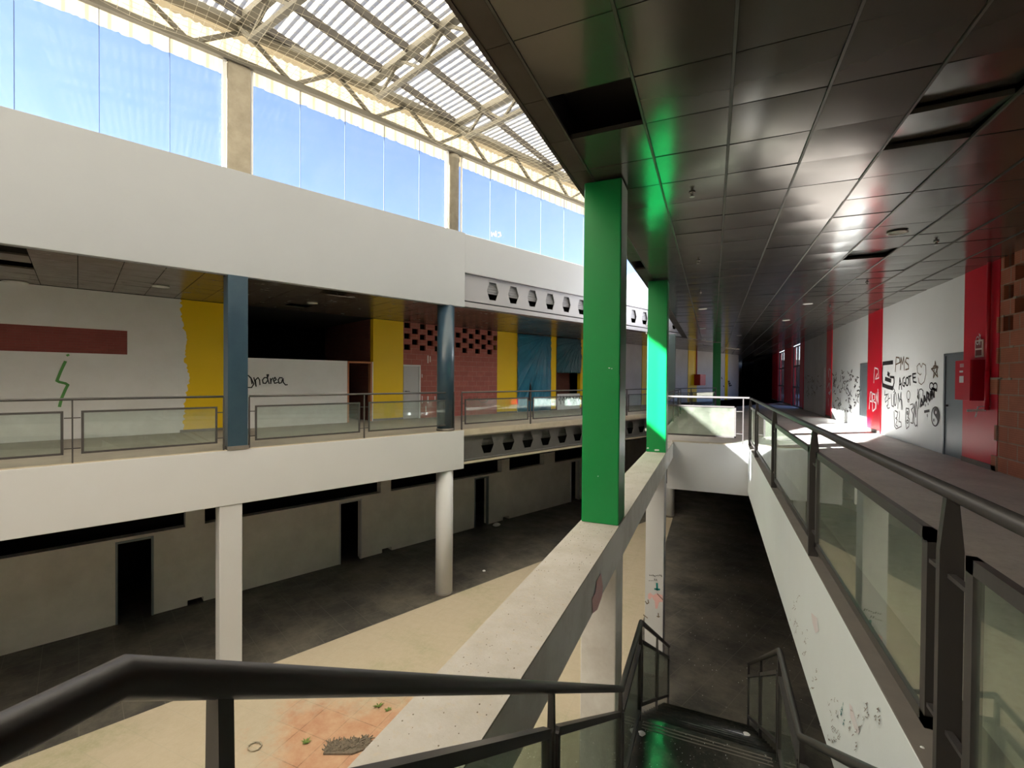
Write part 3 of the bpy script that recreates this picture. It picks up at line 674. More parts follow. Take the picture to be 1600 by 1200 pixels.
# ================================================================== CLERESTORY: concrete posts and glazing
ZW0, ZW1 = 5.70, 7.95
c0_, c1_ = LP(357, 180, NF)[0], LP(392.5, 180, NF)[0]
sqcol(L, c0_, c1_, NF-.35, NF-.03, 5.2, 7.9, CONC, 'square raw concrete post between the two largest clerestory windows', name='concrete_post')
c2_, c3_ = LP(704, 300, NF)[0], LP(722, 300, NF)[0]
cc = L((c2_+c3_)/2, NF-.22, 0); mb = MB(); mb.lathe((cc.x, cc.y, 0), [(.2, 5.2), (.2, 7.75), (.22, 7.76), (.22, 7.9)], 32); tag(mb.build('concrete_post', CONC), 'round concrete post right of the second clerestory window', 'column')
def window(n, a, b, joints, lab):
    root = MB(); t = .05
    root.box(L, a, a+.035, NF-.12, NF-.07, ZW0, ZW1); root.box(L, b-.07, b, NF-.14, NF-.05, ZW0, ZW1)
    root.box(L, a, b, NF-.12, NF-.07, ZW0-.02, ZW0+.02); root.box(L, a, b, NF-.12, NF-.07, ZW1-.02, ZW1+.02)
    o = root.build('window_%d' % n, PAPER, kind='structure')
    g = MB(); g.box(L, a+.02, b-.04, NF-.10, NF-.092, ZW0+.01, ZW1-.01); g.build('glass_pane', GLASSW, o)
    j = MB()
    for s in joints: j.box(L, s-.005, s+.005, NF-.098, NF-.082, ZW0, ZW1)
    jm = MATS.get('seal') or mk_trans('seal', (.16, .2, .26), (.16, .2, .26), .5); MATS['seal'] = jm
    if joints: j.build('glazing_joint', jm, o)
    return o
xs = lambda *a: [LP(x, y, NF-.09)[0] for x, y in a]
window(1, -2.6, c0_-.02, [-1.75]+xs((22, 100), (155, 150), (265, 170)), '')
window(2, c1_+.02, c2_-.03, xs((469, 230), (539, 250), (600, 280), (655, 300)), '')
mm = LP(915, 350, NF)[0]
window(3, c3_+.03, 26.3, xs((766, 310), (806, 330), (845, 350), (881, 360))+[mm+1.2*k for k in range(0, 7)], '')
mb = MB(); mb.box(L, -13.2, -2.6, NF-.3, NF-.02, 5.2, ROOFZ); mb.box(L, 26.3, 27, NF-.3, NF-.02, 5.2, ROOFZ); struct(mb, 'wall_clerestory', WHITE)
# the scratched letters on the glass
Cg = lambda pts: [(450+x/3.2, y/3.2) for x, y in pts]
gp = []
for p in ([(1018, 1160), (1020, 1180), (1028, 1165), (1036, 1180), (1040, 1155)], [(1044, 1165), (1042, 1182)], [(1050, 1165), (1062, 1162), (1066, 1178), (1052, 1184)]):
    gp.append([L(LP(x, y, NF-.08)[0], NF-.085, LP(x, y, NF-.08)[1]) for x, y in Cg(p)])
wnd3 = bpy.data.objects['window_3']; stroke_mb(gp, .04, NL).build('scratched_letters', PAPER, wnd3)

# ================================================================== ROOF
def rz(x, y, z): return G(x, y, z)
# corrugated sheet roof: ridges run across (about the truss direction)
TD = (G(716, 25, 8.6)-G(572, 134, 8.6)); TD.z = 0; TD.normalize()
PD = (G(862, 259, 8.6)-G(544, 0, 8.6)); PD.z = 0; PD.normalize()
mb = MB(); amp, per = .020, .17
o0 = L(-9, NF, 0)
cross = Vector((-TD.y, TD.x, 0))
if cross.dot(DL) < 0: cross = -cross
nper = 8
tot = 46.0; steps = int(tot/per*nper/2)   # along cross
A0 = Vector((NL.x*NF, NL.y*NF, 0))
def roofpt(c, e):   # c = distance along cross from A0 ; e = 0 (left edge) or 1 (right edge)
    base = A0+cross*c
    if e == 0:
        k = (NF-.55-base.dot(NL))/TD.dot(NL)
    else:
        k = ((UE+.3)-base.x)/TD.x
    return base+TD*k
rows = []
c = -22.0
while c < 34:
    z = ROOFZ+.05+amp*math.sin(2*math.pi*c/per)
    rows.append((roofpt(c, 0)+Vector((0, 0, z)), roofpt(c, 1)+Vector((0, 0, z)))); c += per/6
i0 = len(mb.v)
for a, b in rows: mb.v += [a, b]
for i in range(len(rows)-1):
    if (rows[i][1]-rows[i][0]).dot(TD) < .2: continue
    k = i0+2*i; mb.f.append((k, k+1, k+3, k+2)); mb.uv.append(None); mb.smooth.append(True)
rf = struct(mb, 'roof_atrium', ROOFS)
# cladding: ribbed translucent upstand behind the edge truss
mb = MB(); s = -13.2; prev = None
while s < 26.5:
    ph = (s % .30)/.30; o = .012 if ph < .5 else 0
    zb = 7.73+random.choice((0, .012, .03, -.01))*random.random()
    p = (L(s, NF-.30-o, zb), L(s, NF-.30-o, ROOFZ+.05))
    if prev: mb.face([prev[0], p[0], p[1], prev[1]])
    prev = p; s += .05
struct(mb, 'cladding_left', CLAD)
# edge truss above the windows
tr = empty('roof_truss', L(0, NF, 7.9), 'long steel truss running above the clerestory windows', 'roof truss')
mb = MB(); mb.box(L, -13.2, 26.5, NF-.10, NF+.02, 7.90, 8.02); mb.build('bottom_chord', STEEL, tr)
mb = MB(); mb.box(L, -13.2, 26.5, NF-.02, NF+.26, 8.50, 8.62); mb.build('top_chord', STEEL, tr)
nodes_b = [LP(x, y, NF)[0] for x, y in ((295, 62), (441, 127), (568, 178), (670, 217), (758, 252), (835, 280), (890, 303))]
sp = (nodes_b[-1]-nodes_b[0])/6
k = -9; webs = []
s0 = nodes_b[0]
while s0+k*sp < 26:
    b = s0+k*sp
    webs += [(L(b, NF-.04, 7.97), L(b-sp*.5, NF+.08, 8.54)), (L(b+.06, NF-.04, 7.97), L(b+sp*.5, NF+.08, 8.54))]; k += 1
for a, b in webs:
    if a.dot(DL) > -13 and b.dot(DL) < 26.4:
        mb = MB(); mb.bar(a, b, .07, .07); mb.build('web', STEEL, tr)
# cross trusses
tl = [((369, 41), (416, 0), 'first'), ((572, 134), (716, 25), 'second'), ((712, 194), (803, 147), 'third'), ((862, 266), (884, 256), 'fourth')]
LAB = {'first': 'roof truss crossing the top of the picture above the concrete post', 'second': 'roof truss crossing the middle of the corrugated roof', 'third': 'roof truss nearing the dark ceiling edge above the round post', 'fourth': 'farthest visible roof truss near the nearest green column head', 'near': 'roof truss overhead at the near end of the atrium'}
def rtruss(P0, dirv, lab):
    k0 = (NF+.15-P0.dot(NL))/dirv.dot(NL); k1 = ((UE+.1)-P0.x)/dirv.x
    a = P0+dirv*k0; b = P0+dirv*k1; a.z = b.z = 0
    if (b-a).dot(dirv) < .4: return
    z1, z0 = 8.58, 8.08
    root = empty('roof_truss', (a.x, a.y, z0), lab, 'roof truss'); up = Vector((0, 0, 1))
    mb = MB(); mb.bar(a+up*z1, b+up*z1, .18, .14); mb.build('top_chord', STEEL, root)
    mb = MB(); mb.bar(a+dirv*.5+up*z0, b+up*z0, .10, .10); mb.build('bottom_chord', STEEL, root)
    Ln = (b-a).length; n = max(1, int((Ln-.5)/1.3)); st = (Ln-.5)/n
    mb = MB(); mb.bar(a+dirv*.0+up*z1, a+dirv*.5+up*z0, .08); mb.build('web', STEEL, root)
    for i in range(n):
        p = a+dirv*(.5+i*st)
        for (q, r_) in ((p+up*z0, p+dirv*st*.5+up*z1), (p+dirv*st*.5+up*z1, p+dirv*st+up*z0)):
            mb = MB(); mb.bar(q, r_, .06); mb.build('web', STEEL, root)
for (p, q, k) in tl:
    a = G(*p, 8.58); b = G(*q, 8.58); dv = b-a; dv.z = 0; dv.normalize(); rtruss(a, dv, LAB[k])
a = G(369, 41, 8.58)-DL*3.4; rtruss(a, TD, LAB['near'])
# purlins
pls = [((450, 3), (603, 116)), ((544, 0), (653, 84)), ((644, 0), (797, 147)), ((735, 50), (845, 170))]
pl2 = [(350, 3), (450, 3), (544, 0), (644, 0), (722, 10)]
PLAB = ['purlin nearest the clerestory, running under the corrugated roof', 'second roof purlin from the clerestory', 'third roof purlin from the clerestory', 'fourth roof purlin, ending at the dark ceiling edge', 'short roof purlin in the corner by the dark ceiling']
for i, p in enumerate(pl2):
    a = G(*p, ROOFZ-.10); lo = a-PD*8
    mb = MB()
    ks = []
    k1 = ((UE+.1)-a.x)/PD.x
    k2 = (NF+.15-a.dot(NL))/PD.dot(NL)
    if k2 < 0: k2 = 40
    e = a+PD*min(k1, k2)
    kk = (NF+.3-lo.dot(NL)); 
    mb.bar(a-PD*6, e, .07, .16); o = mb.build('roof_purlin', STEEL_D); tag(o, PLAB[i], 'purlin')
# safety net under the roof
mb = MB(); cell = .17
def netz(s, n):
    a = (n-(NF+.02)); return 8.02-.10*math.sin(min(1, a/3.0)*math.pi)-.06*math.sin(s*1.9)**2-.05*math.sin(n*2.3+s)
W_ = .0046
s = -3.2
ns = [NF+.05+cell*k for k in range(int(9.6/cell))]
ss = [-3.4+cell*k for k in range(int(21/cell))]
def npt(i, j):
    s_, n_ = ss[i], ns[j]; p = L(s_, n_, netz(s_, n_)); return p
for i in range(len(ss)):
    for j in range(len(ns)):
        p = npt(i, j)
        if p.x > UE: continue
        if j+1 < len(ns):
            q = npt(i, j+1)
            if q.x < UE: mb.bar(p, q, W_)
        if i+1 < len(ss):
            q = npt(i+1, j)
            if q.x < UE: mb.bar(p, q, W_)
net = mb.build('safety_net', NETM, recalc=False); tag(net, 'cream cord safety net slung under the corrugated roof', 'net')

# ================================================================== RIGHT CEILING (metal panels)
PA = .633; GU0, GV0 = -1.163, 2.652
cu_, cv_ = (lambda i: GU0+i*PA), (lambda j: GV0+j*PA)
random.seed(21)
missing = {(0, 1)}
tilted = {(4, 2): (.02, .06), (4, 3): (.02, .055), (5, 10): (.01, .06)}
mb = MB()
def tile(mb, u0, u1, v0, v1, z, tu=0, tv=0, sag=.004, th=.012):
    n = 4
    for a in range(n):
        for b in range(n):
            pts = []
            for (x, y) in ((a, b), (a+1, b), (a+1, b+1), (a, b+1)):
                fx, fy = x/n, y/n
                zz = z+tu*(fx-.5)+tv*fy-sag*math.sin(math.pi*fx)*math.sin(math.pi*fy)
                pts.append((u0+(u1-u0)*fx, v0+(v1-v0)*fy, zz))
            mb.face(pts, None, True)
    e = [(u0, v0), (u1, v0), (u1, v1), (u0, v1)]
    def zc(x, y): return z+tu*((x-u0)/(u1-u0)-.5)+tv*(y-v0)/(v1-v0)
    for k in range(4):
        (xa, ya), (xb, yb) = e[k], e[(k+1) % 4]
        mb.face([(xa, ya, zc(xa, ya)+.0006), (xb, yb, zc(xb, yb)+.0006), (xb, yb, zc(xb, yb)+th+.03), (xa, ya, zc(xa, ya)+th+.03)])
jmin, jmax = -16, 90
smallhole = (-1, 9)
for i in range(-1, 9):
    for j in range(jmin, jmax):
        u0, u1 = (UE+.02 if i == -1 else cu_(i)), min(cu_(i+1), UR)
        v0, v1 = cv_(j), cv_(j+1)
        if u1-u0 < .05: continue
        if (i, j) in missing or (i, j) in tilted or (i, j) == smallhole: continue
        if i == -1:
            continue
        r = random.random()
        tile(mb, u0+.012, u1-.012, v0+.006, v1-.006, ZC+random.uniform(0, .004), random.uniform(-.004, .004), random.uniform(-.005, .005), random.uniform(.001, .006))
struct(mb, 'ceiling', CEILM)
mb = MB()
for j in range(jmin, jmax):
    if (-1, j) == smallhole: continue
    mb.box(U, UE, cu_(0)-.012, cv_(j)+.003, cv_(j+1)-.003, ZC-.004, ZC+.03)
mb.box(U, UE-.02, UE+.01, cv_(jmin), 24.2, ZC-.012, ZC+.45); struct(mb, 'trim_9', CEILE)
mb = MB()
for i in range(0, 9):
    mb.box(U, cu_(i)-.009, cu_(i)+.009, cv_(jmin), cv_(jmax), ZC-.006, ZC+.02)
struct(mb, 'trim_10', GRID)
mb = MB(); mb.box(U, UE+.01, UR+.4, -7.6, 62, ZC+.32, ZC+.36); mb.box(U, cu_(0)-.03, cu_(0)-.015, -7.6, 24, ZC+.035, ZC+.32); struct(mb, 'ceiling_void', BLACK)  # black plate and liner put the darkness above the panels into colour
tlab = {(4, 2): 'nearest loose metal ceiling panel tipped up at its far edge', (4, 3): 'second loose metal ceiling panel, just beyond the nearest one', (5, 10): 'loose ceiling panel with a dark gap near the round downlight'}
for (i, j), (tu, tv) in tilted.items():
    m2 = MB(); tile(m2, cu_(i)+.012, cu_(i+1)-.012, cv_(j)+.006, cv_(j+1)-.02, ZC+.005, tu, tv, .012); o = m2.build('ceiling_panel', CEILM); tag(o, tlab[(i, j)], 'ceiling panel')
# ceiling beyond the atrium, left part up to the shop wall
mb = MB(); j = 0
v = 24.4
while v < 60:
    left = (NW+.402*v)/.9156
    u = cu_(0)-PA; 
    while u > left-PA and u > -12:
        tile(mb, max(u, -12)+.006, u+PA-.006, v+.006, v+PA-.006, ZC+.002, 0, random.uniform(-.004, .004), .002); u -= PA
    v += PA
struct(mb, 'ceiling_far', CEILM)
# left gallery ceiling panels (run along the gallery)
mb = MB(); gs = .62; n0 = NW
def ltile(s0, s1, n0, n1, z):
    mb.face([L(s0, n0, z), L(s1, n0, z), L(s1, n1, z+random.uniform(-.004, .004)), L(s0, n1, z)], None)
    for a, b in (((s0, n0), (s1, n0)), ((s1, n0), (s1, n1)), ((s1, n1), (s0, n1)), ((s0, n1), (s0, n0))):
        mb.face([L(*a, z), L(*b, z), L(*b, z+.03), L(*a, z+.03)])
lholes = []
for (x, y) in ((8, 383), (12, 412), (455, 474)):
    p = G(x, y, ZC); lholes.append((p.dot(DL), p.dot(NL)))
wn = 4.14/6
for a in range(-14, 52):
    for b in range(6):
        s0 = a*gs; n0 = NW+b*wn
        if any(s0 <= hs_[0] < s0+gs and n0 <= hs_[1] < n0+wn for hs_ in lholes): continue
        if s0 > 25 and b > 3: continue
        ltile(s0+.005, s0+gs-.005, n0+.005, n0+wn-.005, ZC-.01)
struct(mb, 'ceiling_gallery_left', CEILL)
mb = MB(); mb.box(L, -13.2, 34, -22, NF-.3, ZC+.3, ZC+.34); struct(mb, 'ceiling_void_left', BLACK)
mb = MB(); mb.box(L, -13.2, 34, -22, NW, ZC-.0, ZC+.04); struct(mb, 'ceiling_shop', BLACK)
# dangling panel pieces
p = G(525, 459, ZC-.03); mb = MB(); ds_, dn_ = DL*.30, NL*.28; q = [p-ds_-dn_, p+ds_-dn_, p+ds_+dn_+Vector((0, 0, -.10)), p-ds_+dn_+Vector((0, 0, -.10))]; mb.prism(q, (0, 0, .012))
tag(mb.build('ceiling_panel', CEILL), 'hanging metal ceiling panel above the open dark shop front', 'ceiling panel')
# downlights
def downlight(P, lab, r=.11, mat=LAMPW):
    root = empty('downlight', P, lab, 'downlight', None)
    mb = MB(); mb.lathe(P, [(r, -.004), (r+.012, -.018), (r-.02, -.022), (r-.03, -.004)], 28); mb.build('ring', mat, root)
    mb = MB(); mb.lathe(P, [(r-.032, -.006), (r-.035, -.012)], 24); mb.build('lens', PAPER, root)
dl = [((1402, 362), 'round downlight nearest the camera in the metal ceiling'), ((1262, 474), 'round downlight below the near one, over the corridor'), ((1228, 500), 'round downlight farther along the corridor ceiling'), ((1098, 482), 'round downlight near the light reflections right of the sunlit column'),
      ((1098, 513), 'round downlight second in the row right of the sunlit column'), ((1099, 530), 'farthest round downlight in the row right of the sunlit column'), ((1155, 524), 'distant downlight above the dark end of the corridor')]
for (x, y), lab in dl: downlight(G(x, y, ZC), lab)
for (x, y), lab, r in (((251, 447), 'oval-looking pale downlight above the white wall of the left gallery', .16), ((488, 473), 'small pale downlight above the open dark shop', .13), ((24, 440), 'pale downlight at the far left end of the left gallery ceiling', .2)):
    downlight(G(x, y, ZC-.012), lab, r)
def sprinkler(P, lab, plate=False):
    root = empty('sprinkler', P, lab, 'sprinkler')
    mb = MB(); mb.lathe(P, [(.035, -.001), (.03, -.012), (.012, -.014), (.010, -.045)], 16); mb.build('body', CHROME, root)
    mb = MB(); mb.lathe(P, [(.028, -.052), (.028, -.055)], 14); mb.bar(P+Vector((-.014, 0, -.012)), P+Vector((-.010, 0, -.054)), .004); mb.bar(P+Vector((.014, 0, -.012)), P+Vector((.010, 0, -.054)), .004); mb.build('deflector', CHROME, root)
for (x, y), lab in (((1081.5, 300), 'nearest chrome sprinkler head beside the green reflection'), ((1091, 407), 'second chrome sprinkler head over the stairwell'), ((1463, 377), 'chrome sprinkler head on the right side of the ceiling'), ((1094, 457), 'third chrome sprinkler head in a paler ceiling panel'), ((1355, 441), 'dark sprinkler head near the second red pilaster'), ((1297, 478), 'far sprinkler head over the graffiti wall')):
    sprinkler(G(x, y, ZC-.004), lab)

# ================================================================== RIGHT WALL
def V_(x, y=600): return RP(x, y, UR)[0]
def Z_(x, y): return RP(x, y, UR)[1]
vB, vR1, vD1, vW1, vR2, vD2, vW2, vR3, vD3, vW3 = [V_(x) for x in (1563, 1508, 1475, 1378, 1357, 1344, 1300, 1292, 1287, 1256)]
zd1, zd2, zd3 = Z_(1476, 553), Z_(1344, 568), Z_(1290, 574)
def rbox(a, b, mat, name, z0=0, z1=ZC+.04, t=.2, out=0, kind='structure'):
    mb = MB(); mb.box(Ua, min(a, b), max(a, b), UR-out, UR+t, z0, z1); return mb.build(name, mat, None, 0, kind=kind)
# block wall at the right with chequer openings, toothed edge over the pilaster
hs = []
bw = .52; rh = .26
for r in range(5):
    z1 = 13*rh+.26-r*rh
    for k in range(0, 14):
        v = vB-.10-k*.62-(r % 2)*.31
        hs.append((v-.28, v, z1-.25, z1))
mb = MB(); holed(mb, Ua, -7.6, vB, UR-.02, UR+.2, 0, ZC+.04, hs); wr = struct(mb, 'wall_right', BRICK_O)
mb = MB(); mb.box(Ua, -7.6, 26, UR+2.2, UR+2.3, 0, ZC+.3); mb.box(Ua, -7.6, 26, UR+.2, UR+2.3, ZC+.3, ZC+.4); mb.box(Ua, 25.9, 26, UR+.2, UR+2.3, 0, ZC+.3)
struct(mb, 'wall_room_right', BLACK)  # room shell coloured black so the doors and block holes read dark
teeth = [(.0, .26, .14), (.52, .26, .05), (1.30, .26, .24), (1.82, .26, .03), (2.34, .26, .04)]
mb = MB()
for z, h, w_ in teeth: mb.box(Ua, vB-.02, vB+w_, UR-.045, UR, z, z+h)
mb.build('toothed_block_edge', BRICK_O, wr)
mb = MB()
z, h, w_ = teeth[2]; mb.box(Ua, vB+w_-.02, vB+w_+.03, UR-.05, UR, z-.02, z+h+.02); mb.box(Ua, vB-.1, vB+w_, UR-.047, UR, z+h, z+h+.025)
for k in range(5):
    v = vB-random.uniform(.1, 1.6); z = int(random.uniform(0, 15))*rh; mb.box(Ua, v, v+random.uniform(.05, .2), UR-.03, UR-.01, z-.015, z+.02)
mb.build('mortar_smears', paint('pale_mortar', (.42, .37, .29), .95, .3), wr)
def rp(a, b, lab, skirt=True, out=.03):
    o = None
    return o
def redpil(a, b, lab):
    mb = MB(); mb.box(Ua, min(a, b), max(a, b), UR-.03, UR+.2, 0, ZC+.02); o = mb.build('painted_pilaster', RED); tag(o, lab, 'pilaster')
    mb = MB(); mb.box(Ua, min(a, b), max(a, b), UR-.045, UR-.03, 0, .09); mb.build('skirting', KERB, o); return o
rp1 = redpil(vB, vR1, 'nearest red painted pilaster carrying the fire hose cabinet')
rp2 = redpil(vW1, vR2, 'second red pilaster with white spray tags between wall and door')
rp3 = redpil(vW2, vR3, 'third red pilaster beside the dark doorway down the corridor')
mb = MB(); mb.box(Ua, vD1, vW1, UR, UR+.2, 0, ZC+.04); w1 = struct(mb, 'wall_right', WHITE_R)
mb = MB(); mb.box(Ua, vR1, vD1, UR, UR+.2, zd1, ZC+.04); mb.box(Ua, vR2, vD2, UR, UR+.2, zd2, ZC+.04); struct(mb, 'wall_right', WHITE_R)
mb = MB(); mb.box(Ua, vD2, vW2, UR, UR+.2, 0, ZC+.04); w2 = struct(mb, 'wall_right', WHITE_R)
mb = MB(); mb.box(Ua, vR3, vD3, UR, UR+.2, zd3, ZC+.04); mb.box(Ua, vD3, vW3, UR, UR+.2, 0, ZC+.04); w3 = struct(mb, 'wall_right', GREYW)
mb = MB(); mb.box(Ua, vR1, vD1-.04, UR+.01, UR+.06, .005, zd1-.04); d2 = struct(mb, 'door_2', DOORG)
mb = MB(); mb.box(Ua, vD1-.06, vD1+.0, UR-.012, UR+.1, 0, zd1); mb.box(Ua, vR1, vD1, UR-.012, UR+.1, zd1-.05, zd1); mb.build('door_frame', DOORG, d2)
mb = MB(); mb.lathe(Vector((UR-.01, vD1-.17, 1.02)), [(.02, -.02), (.02, .02)], 12); mb.build('door_lock', METAL, d2)
mb = MB(); mb.box(Ua, vR2, vD2-.04, UR+.01, UR+.06, .005, zd2-.04); d3 = struct(mb, 'door_3', DOORG)
mb = MB(); mb.box(Ua, vD2-.06, vD2+.0, UR-.012, UR+.1, 0, zd2); mb.box(Ua, vR2, vD2, UR-.012, UR+.1, zd2-.05, zd2); mb.build('door_frame', DOORG, d3)
# windows at the far right between red piers
vv = [V_(x, 590) for x in (1256, 1250.5, 1237.5, 1226, 1216, 1207)]
redpil(vv[0], vv[1], 'dark red pier at the near side of the tall corridor windows')
redpil(vv[2], vv[3], 'red pier between the two tall corridor windows')
redpil(vv[4], vv[5], 'farthest red pier before the dark corridor end')
WFR = paint('dark_window_frame', (.07, .03, .035), .4, .1, bmp=0)
def fwin(n, a, b):
    mb = MB(); m = (a+b)/2; f = .07
    for q in (a, m-f/2, b-f): mb.box(Ua, q, q+f, UR+.05, UR+.12, .05, ZC-.05)
    for z in (.0, 1.12, 2.35, ZC-.08): mb.box(Ua, a, b, UR+.05, UR+.12, z, z+.07)
    o = mb.build('window_%d' % n, WFR, kind='structure')
    g = MB(); g.box(Ua, a+f, b-f, UR+.08, UR+.086, .07, ZC-.1); g.build('glass_pane', GLASSW, o)
fwin(4, vv[1], vv[2]); fwin(5, vv[3], vv[4])
mb = MB(); mb.box(Ua, vv[5], 62, UR, UR+.2, 0, ZC+.04); struct(mb, 'wall_right', BLACK)  # black colour stands in for the shade at the corridor end
# cut the room wall/floor outside those windows: a low pinkish outer wall
mb = MB(); mb.box(U, UR+7, UR+7.3, 26, 60, ZL, .2); struct(mb, 'wall_neighbour', paint('pinkish_neighbour_wall', (.6, .5, .45), .8, .2))

# hose cabinet
zk0, zk1 = 1.32, 2.12
v0c, v1c = V_(1544, 600)+.02, V_(1516, 600)
cab = empty('hose_cabinet', (UR-.03, (v0c+v1c)/2, zk0), 'red fire hose cabinet standing out from the nearest red pilaster', 'fire hose cabinet')
# protrusion: find the u where pixel (1516,594) meets the near side plane
def upx(x, y, v): return VP(x, y, v)[0]
vn = v0c+.0
uo = upx(1517, 590, vn); ztop = VP(1517, 562, vn)[1]; zbot = VP(1517, 626, vn)[1]
vf = RP(1493.5, 600, uo)[0]
mb = MB(); mb.box(U, uo+.01, UR-.03, vn, vf, zbot, ztop); mb.build('body', RED_D, cab, .006)
mb = MB(); mb.box(U, uo-.012, uo+.01, vn-.0, vf, zbot, ztop); dr = mb.build('door', RED, cab, .003)
zz = lambda y: RP(1505, y, uo)[1]; vq = lambda x: RP(x, 590, uo)[0]
mb = MB()
mb.box(U, uo-.015, uo-.012, vq(1506), vq(1500.5), zz(582), zz(579)); mb.box(U, uo-.015, uo-.012, vq(1507), vq(1500.5), zz(598), zz(587.5))
for y in (568.5, 570.5, 572.5): mb.box(U, uo-.015, uo-.012, vq(1507), vq(1501), zz(y+.9), zz(y))
mb.build('instruction_label', PAPER, dr)
# pipe and sign
vp_ = V_(1553, 500); mb = MB(); mb.pipe([(UR-.07, vp_, ztop-.2), (UR-.07, vp_, ZC)], .03, 14); mb.pipe([(UR-.07, vp_, ztop-.2), (UR-.07, vp_, zbot-.15)], .035, 12)
mb.build('supply_pipe', RED, cab)
mb = MB(); q0, q1 = V_(1541, 545), V_(1529, 545); zA, zB = Z_(1535, 558), Z_(1535, 531)
mb.box(Ua, q0, q1, UR-.05, UR-.03, zA, zB); sg = mb.build('fire_hose_sign', paint('white_sign_border', (.7, .6, .55), .6, .1, bmp=0)); tag(sg, 'small framed hose reel sign above the red cabinet', 'sign')
mb = MB(); mb.box(Ua, q0+.03, q1-.03, UR-.054, UR-.05, zA+.16, zB-.03); mb.box(Ua, q0+.03, q1-.03, UR-.054, UR-.05, zA+.03, zA+.13); pn = mb.build('pictogram_panel', paint('dull_red_sign', (.20, .04, .04), .6, 0, bmp=0), sg)
mb = MB(); qm = (q0+q1)/2; ringc = Vector((UR-.056, qm+.03, zA+.30)); pts = [ringc+Vector((0, .055*math.cos(a*.5), .07*math.sin(a*.5))) for a in range(14)]
stroke_mb([pts, [ringc+Vector((0, -.08, -.08)), ringc+Vector((0, -.09, .10))], [ringc+Vector((0, -.05, .12)), ringc+Vector((0, -.1, .02))]], .02, (-1, 0, 0)).build('pictogram', PAPER, sg)
# bent bracket / tray with dangling strip under the cabinet
br = empty('hose_bracket', (UR-.03, V_(1545, 636), 1.1), 'bent white bracket sticking out below the red cabinet', 'bracket')
vb = V_(1549, 636); 
P1 = Vector((upx(1528, 636, vb), vb, VP(1528, 636, vb)[1])); P2 = Vector((upx(1545, 634, vb), vb, VP(1545, 634, vb)[1])); P3 = Vector((upx(1552, 641, vb), vb, VP(1552, 641, vb)[1]))
mb = MB(); mb.bar(P1, P2, .06, .012); mb.bar(P2, P3, .06, .02); mb.bar(P2, Vector((UR-.02, vb, P2.z)), .03, .012); mb.build('arm', PAPER, br)
mb = MB(); mb.bar(P1, Vector((P1.x-.03, vb, VP(1529, 652, vb)[1])), .014); mb.bar(P3+Vector((-.1, 0, .0)), P3+Vector((-.35, 0, -.02)), .02, .04); mb.build('dangling_strip', PAPER, br)

# ---- graffiti on the right wall
def Rpx(pts, off=.006): 
    r = []
    for x, y in pts:
        v, z = RP(x, y, UR-off); r.append(Vector((UR-off, v, z)))
    return r
C8 = lambda pts: [(1360+x/6.6667, 520+y/6.6667) for x, y in pts]
NR = (-1, 0, 0)
def circ(cx, cy, rx, ry, a0=0, a1=360, n=20): return [(cx+rx*math.cos(math.radians(a0+(a1-a0)*k/n)), cy+ry*math.sin(math.radians(a0+(a1-a0)*k/n))) for k in range(n+1)]
thin = []
thin += [[(258, 405), (268, 255), (300, 262), (308, 310), (265, 330)], [(312, 385), (318, 258), (332, 330), (346, 250), (352, 390)], [(398, 268), (375, 262), (362, 300), (395, 335), (398, 375), (365, 385)]]
stroke_mb([Rpx(C8(p)) for p in thin], .035, NR).build('initials_graffiti', INKB, w1)
med = [[(298, 590), (305, 470), (322, 560), (325, 590)], [(300, 545), (322, 530)], [(355, 460), (338, 480), (336, 545), (352, 560), (362, 525), (350, 520)], circ(382, 508, 15, 42), [(395, 458), (425, 448)], [(408, 455), (412, 545)], [(472, 425), (438, 430), (446, 510), (478, 518)], [(440, 470), (470, 465)]]
stroke_mb([Rpx(C8(p)) for p in med], .04, NR).build('word_graffiti', INK, w1)
outl = [[(490, 420), (484, 350), (510, 318), (530, 360), (545, 318), (575, 340), (578, 430), (560, 510), (530, 540), (505, 520), (498, 470)], [(495, 420), (520, 440), (530, 425)],
        circ(395, 650, 18, 45), circ(395, 710, 8, 12)]
stroke_mb([Rpx(C8(p)) for p in outl], .018, NR).build('heart_outline_graffiti', INKB, w1)
star = [[(655, 470), (674, 295), (700, 460), (635, 375), (705, 358), (655, 470)], [(640, 385), (660, 345), (700, 350)]]
stroke_mb([Rpx(C8(p)) for p in star], .028, NR).build('star_graffiti', INKB, w1)
fc = [[(130, 320), (232, 308)], [(128, 545), (180, 565), (232, 578)], [(155, 480), (212, 500)], [(180, 425), (195, 440)]]
stroke_mb([Rpx(C8(p)) for p in fc], .11, NR).build('thick_marker_graffiti', INK, w1)
fc = [[(130, 320), (122, 420), (126, 545)], [(232, 578), (246, 520), (244, 465), (205, 460)]]
stroke_mb([Rpx(C8(p)) for p in fc], .06, NR).build('thick_marker_graffiti', INK, w1)
